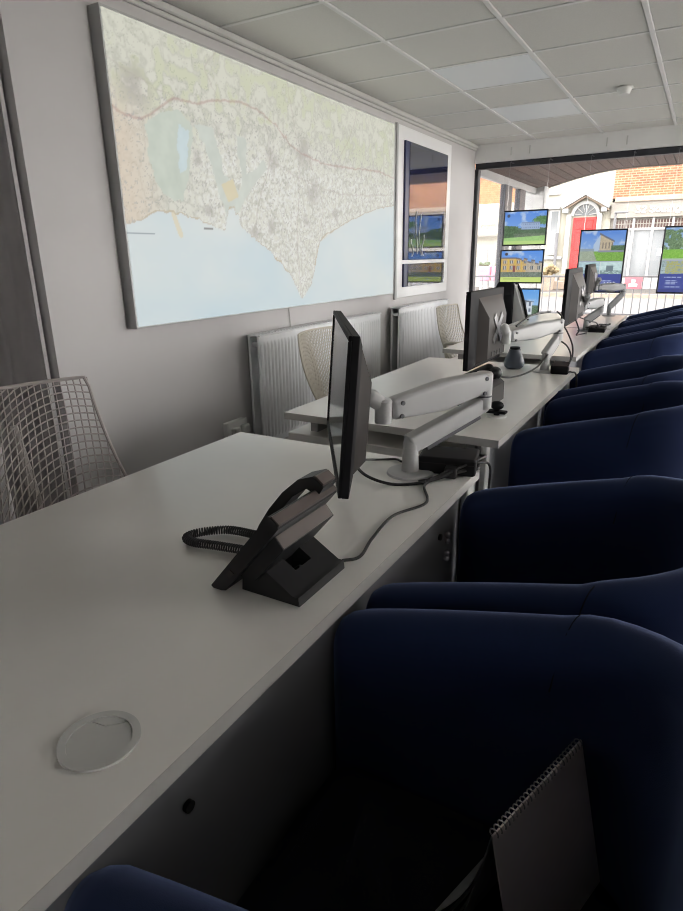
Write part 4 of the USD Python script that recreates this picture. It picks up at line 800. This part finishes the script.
# ------------------------------------------------------------------ white net chairs, black mesh chair
def net_back(w0, w1, H, lean, curve, cell, r):
    """A lattice of two families of curved strands over a backrest: u across (-1..1), v up (0..1). Local: front +x."""
    def S(u, v):
        hw = w0 + (w1 - w0) * v
        return np.stack([-lean * v - .05 * np.sin(np.clip(v, 0, 1) * PI * .9) + curve * (u ** 2) * (1 - .3 * v), hw * u * np.ones_like(v), H * v], -1)
    strands = []; n = int(2 * w0 / cell)
    for k in range(-n, n + 1):                                  # steep strands leaning across
        v = np.linspace(0, 1, 26); u = k / (n / 2.0) + .95 * v - .45 * v ** 2; idx = np.where(np.abs(u) <= 1.0)[0]
        if len(idx) > 2: strands.append(tube(S(u[idx], v[idx]), r, 5))
    m_ = int(H / cell)
    for k in range(-m_, 2 * m_):                                # arched strands crossing them
        u = np.linspace(-1, 1, 27); v = k / m_ + .30 * u - .22 * u ** 2; idx = np.where((v >= 0) & (v <= 1))[0]
        if len(idx) > 2: strands.append(tube(S(u[idx], v[idx]), r, 5))
    rim = np.vstack([S(np.full(20, -1.0), np.linspace(0, .94, 20)), S(np.linspace(-.97, .97, 24), np.full(24, 1.0)), S(np.full(20, 1.0), np.linspace(.94, 0, 20)), S(np.linspace(.97, -.97, 20), np.full(20, 0.0))])
    return strands, tube(np.vstack([rim, rim[:1]]), r * 2.2, 8), S
def net_chair(label, loc, rz, mname, cell=.022, r=.0026, H=.56, arms=False):
    t = thing('net_chair', label, 'chair', loc, rz)
    st, rim, S = net_back(.27, .225, H, .17, .07, cell, r)
    for m in st: m.apply_translation((-.18, 0, .42))
    rim.apply_translation((-.18, 0, .42))
    obj('backrest_net', st, M[mname], t, local=True); obj('backrest_rim', rim, M[mname], t, local=True)
    obj('seat', rbox(-.20, .28, -.24, .24, .42, .47, .024, 14), M[mname], t, local=True)
    obj('spine', tube(spline([(-.08, 0, .40), (-.27, 0, .45), (-.33, 0, .62), (-.385, 0, .80)], 8), .018, 10), M[mname], t, local=True)
    for y in (-.29, .29) if arms else (): obj('armrest', tube(spline([(-.22, y * .96, .62), (-.20, y, .66), (.0, y, .66), (.12, y, .64), (.14, y, .58), (.05, y, .44)], 8), .014, 8), M[mname], t, local=True)
    obj('gas_lift', cyl((.03, 0, .10), (.03, 0, .42), .025), M['steel'], t, local=True)
    for k in range(5):
        a_ = 2 * PI * k / 5 + .3; q = np.array([.03 + .30 * math.cos(a_), .30 * math.sin(a_), .075]); obj('foot', bar((.03, 0, .11), q, .04, .03, .03, .022, .006), M[mname], t, local=True)
        obj('castor', cyl(q + (0, -.012, -.045), q + (0, .012, -.045), .028), M['black_rubber'], t, local=True)
    return t
net_chair('nearest chair with a pale net backrest, behind the first desk', (-1.36, .985, 0), -6, 'net_plastic', H=.50)
net_chair('cream net-backed chair behind the nearest monitor, before the radiator', (-1.51, 2.93, 0), 4, 'net_cream', .018, .0024, .46)
net_chair('pale net-backed chair near the display board, behind the second monitor', (-1.34, 4.50, 0), 0, 'net_cream', .024, .0026, .48, True)
t = thing('mesh_office_chair', 'black mesh-backed office chair standing beyond the second monitor', 'office chair', (-1.43, 5.18, 0), -100)
obj('backrest_frame', m3.Manifold.batch_hull([rbox(-.24, -.20, -.21, .0, .58, .95, .018, 12), rbox(-.27, -.23, -.17, -.02, .95, 1.04, .018, 12)]), M['black_plastic'], t, local=True)
obj('backrest_mesh', hull([(-.22, .0, .60), (-.215, .0, 1.02), (-.21, .17, .60), (-.24, .02, 1.02), (-.23, .18, .60), (-.232, .0, .60)]), M['frame_grey'], t, local=True)
obj('backrest_rim', tube(spline([(-.22, .18, .58), (-.225, .13, .75), (-.235, .06, .95), (-.25, .0, 1.03)], 8), .012, 8), M['black_plastic'], t, local=True)
obj('seat', rbox(-.22, .26, -.24, .24, .42, .50, .03, 14), M['black_plastic'], t, local=True)
obj('back_stem', bar((-.12, 0, .42), (-.22, -.02, .66), .06, .02, .05, .02, .006), M['black_plastic'], t, local=True)
obj('gas_lift', cyl((.02, 0, .10), (.02, 0, .43), .026), M['black_plastic'], t, local=True)
for k in range(5):
    a_ = 2 * PI * k / 5; q = np.array([.02 + .29 * math.cos(a_), .29 * math.sin(a_), .075]); obj('foot', bar((.02, 0, .11), q, .045, .03, .03, .022, .006), M['black_plastic'], t, local=True)
    obj('castor', cyl(q + (0, -.012, -.045), q + (0, .012, -.045), .028), M['black_rubber'], t, local=True)

# ------------------------------------------------------------------ things of one kind share a group
GROUPS = dict(tub_chair='navy tub chairs along the desks', desk='white desks in a row', monitor='black monitors on the desks', articulated_arm='monitor arms on the desks', window_poster='lit property posters in the window',
              radiator='radiators on the left wall', net_chair='net-backed chairs behind the desks', ceiling_light='ceiling light panels', cable='loose cables', flower_box='pink flower boxes')
for p in stage.GetPrimAtPath('/World').GetChildren():
    nm = p.GetName(); k = nm[:-4] if nm[-4:-3] == '_' and nm[-3:].isdigit() else nm
    if k in GROUPS: p.SetCustomDataByKey('group', GROUPS[k])
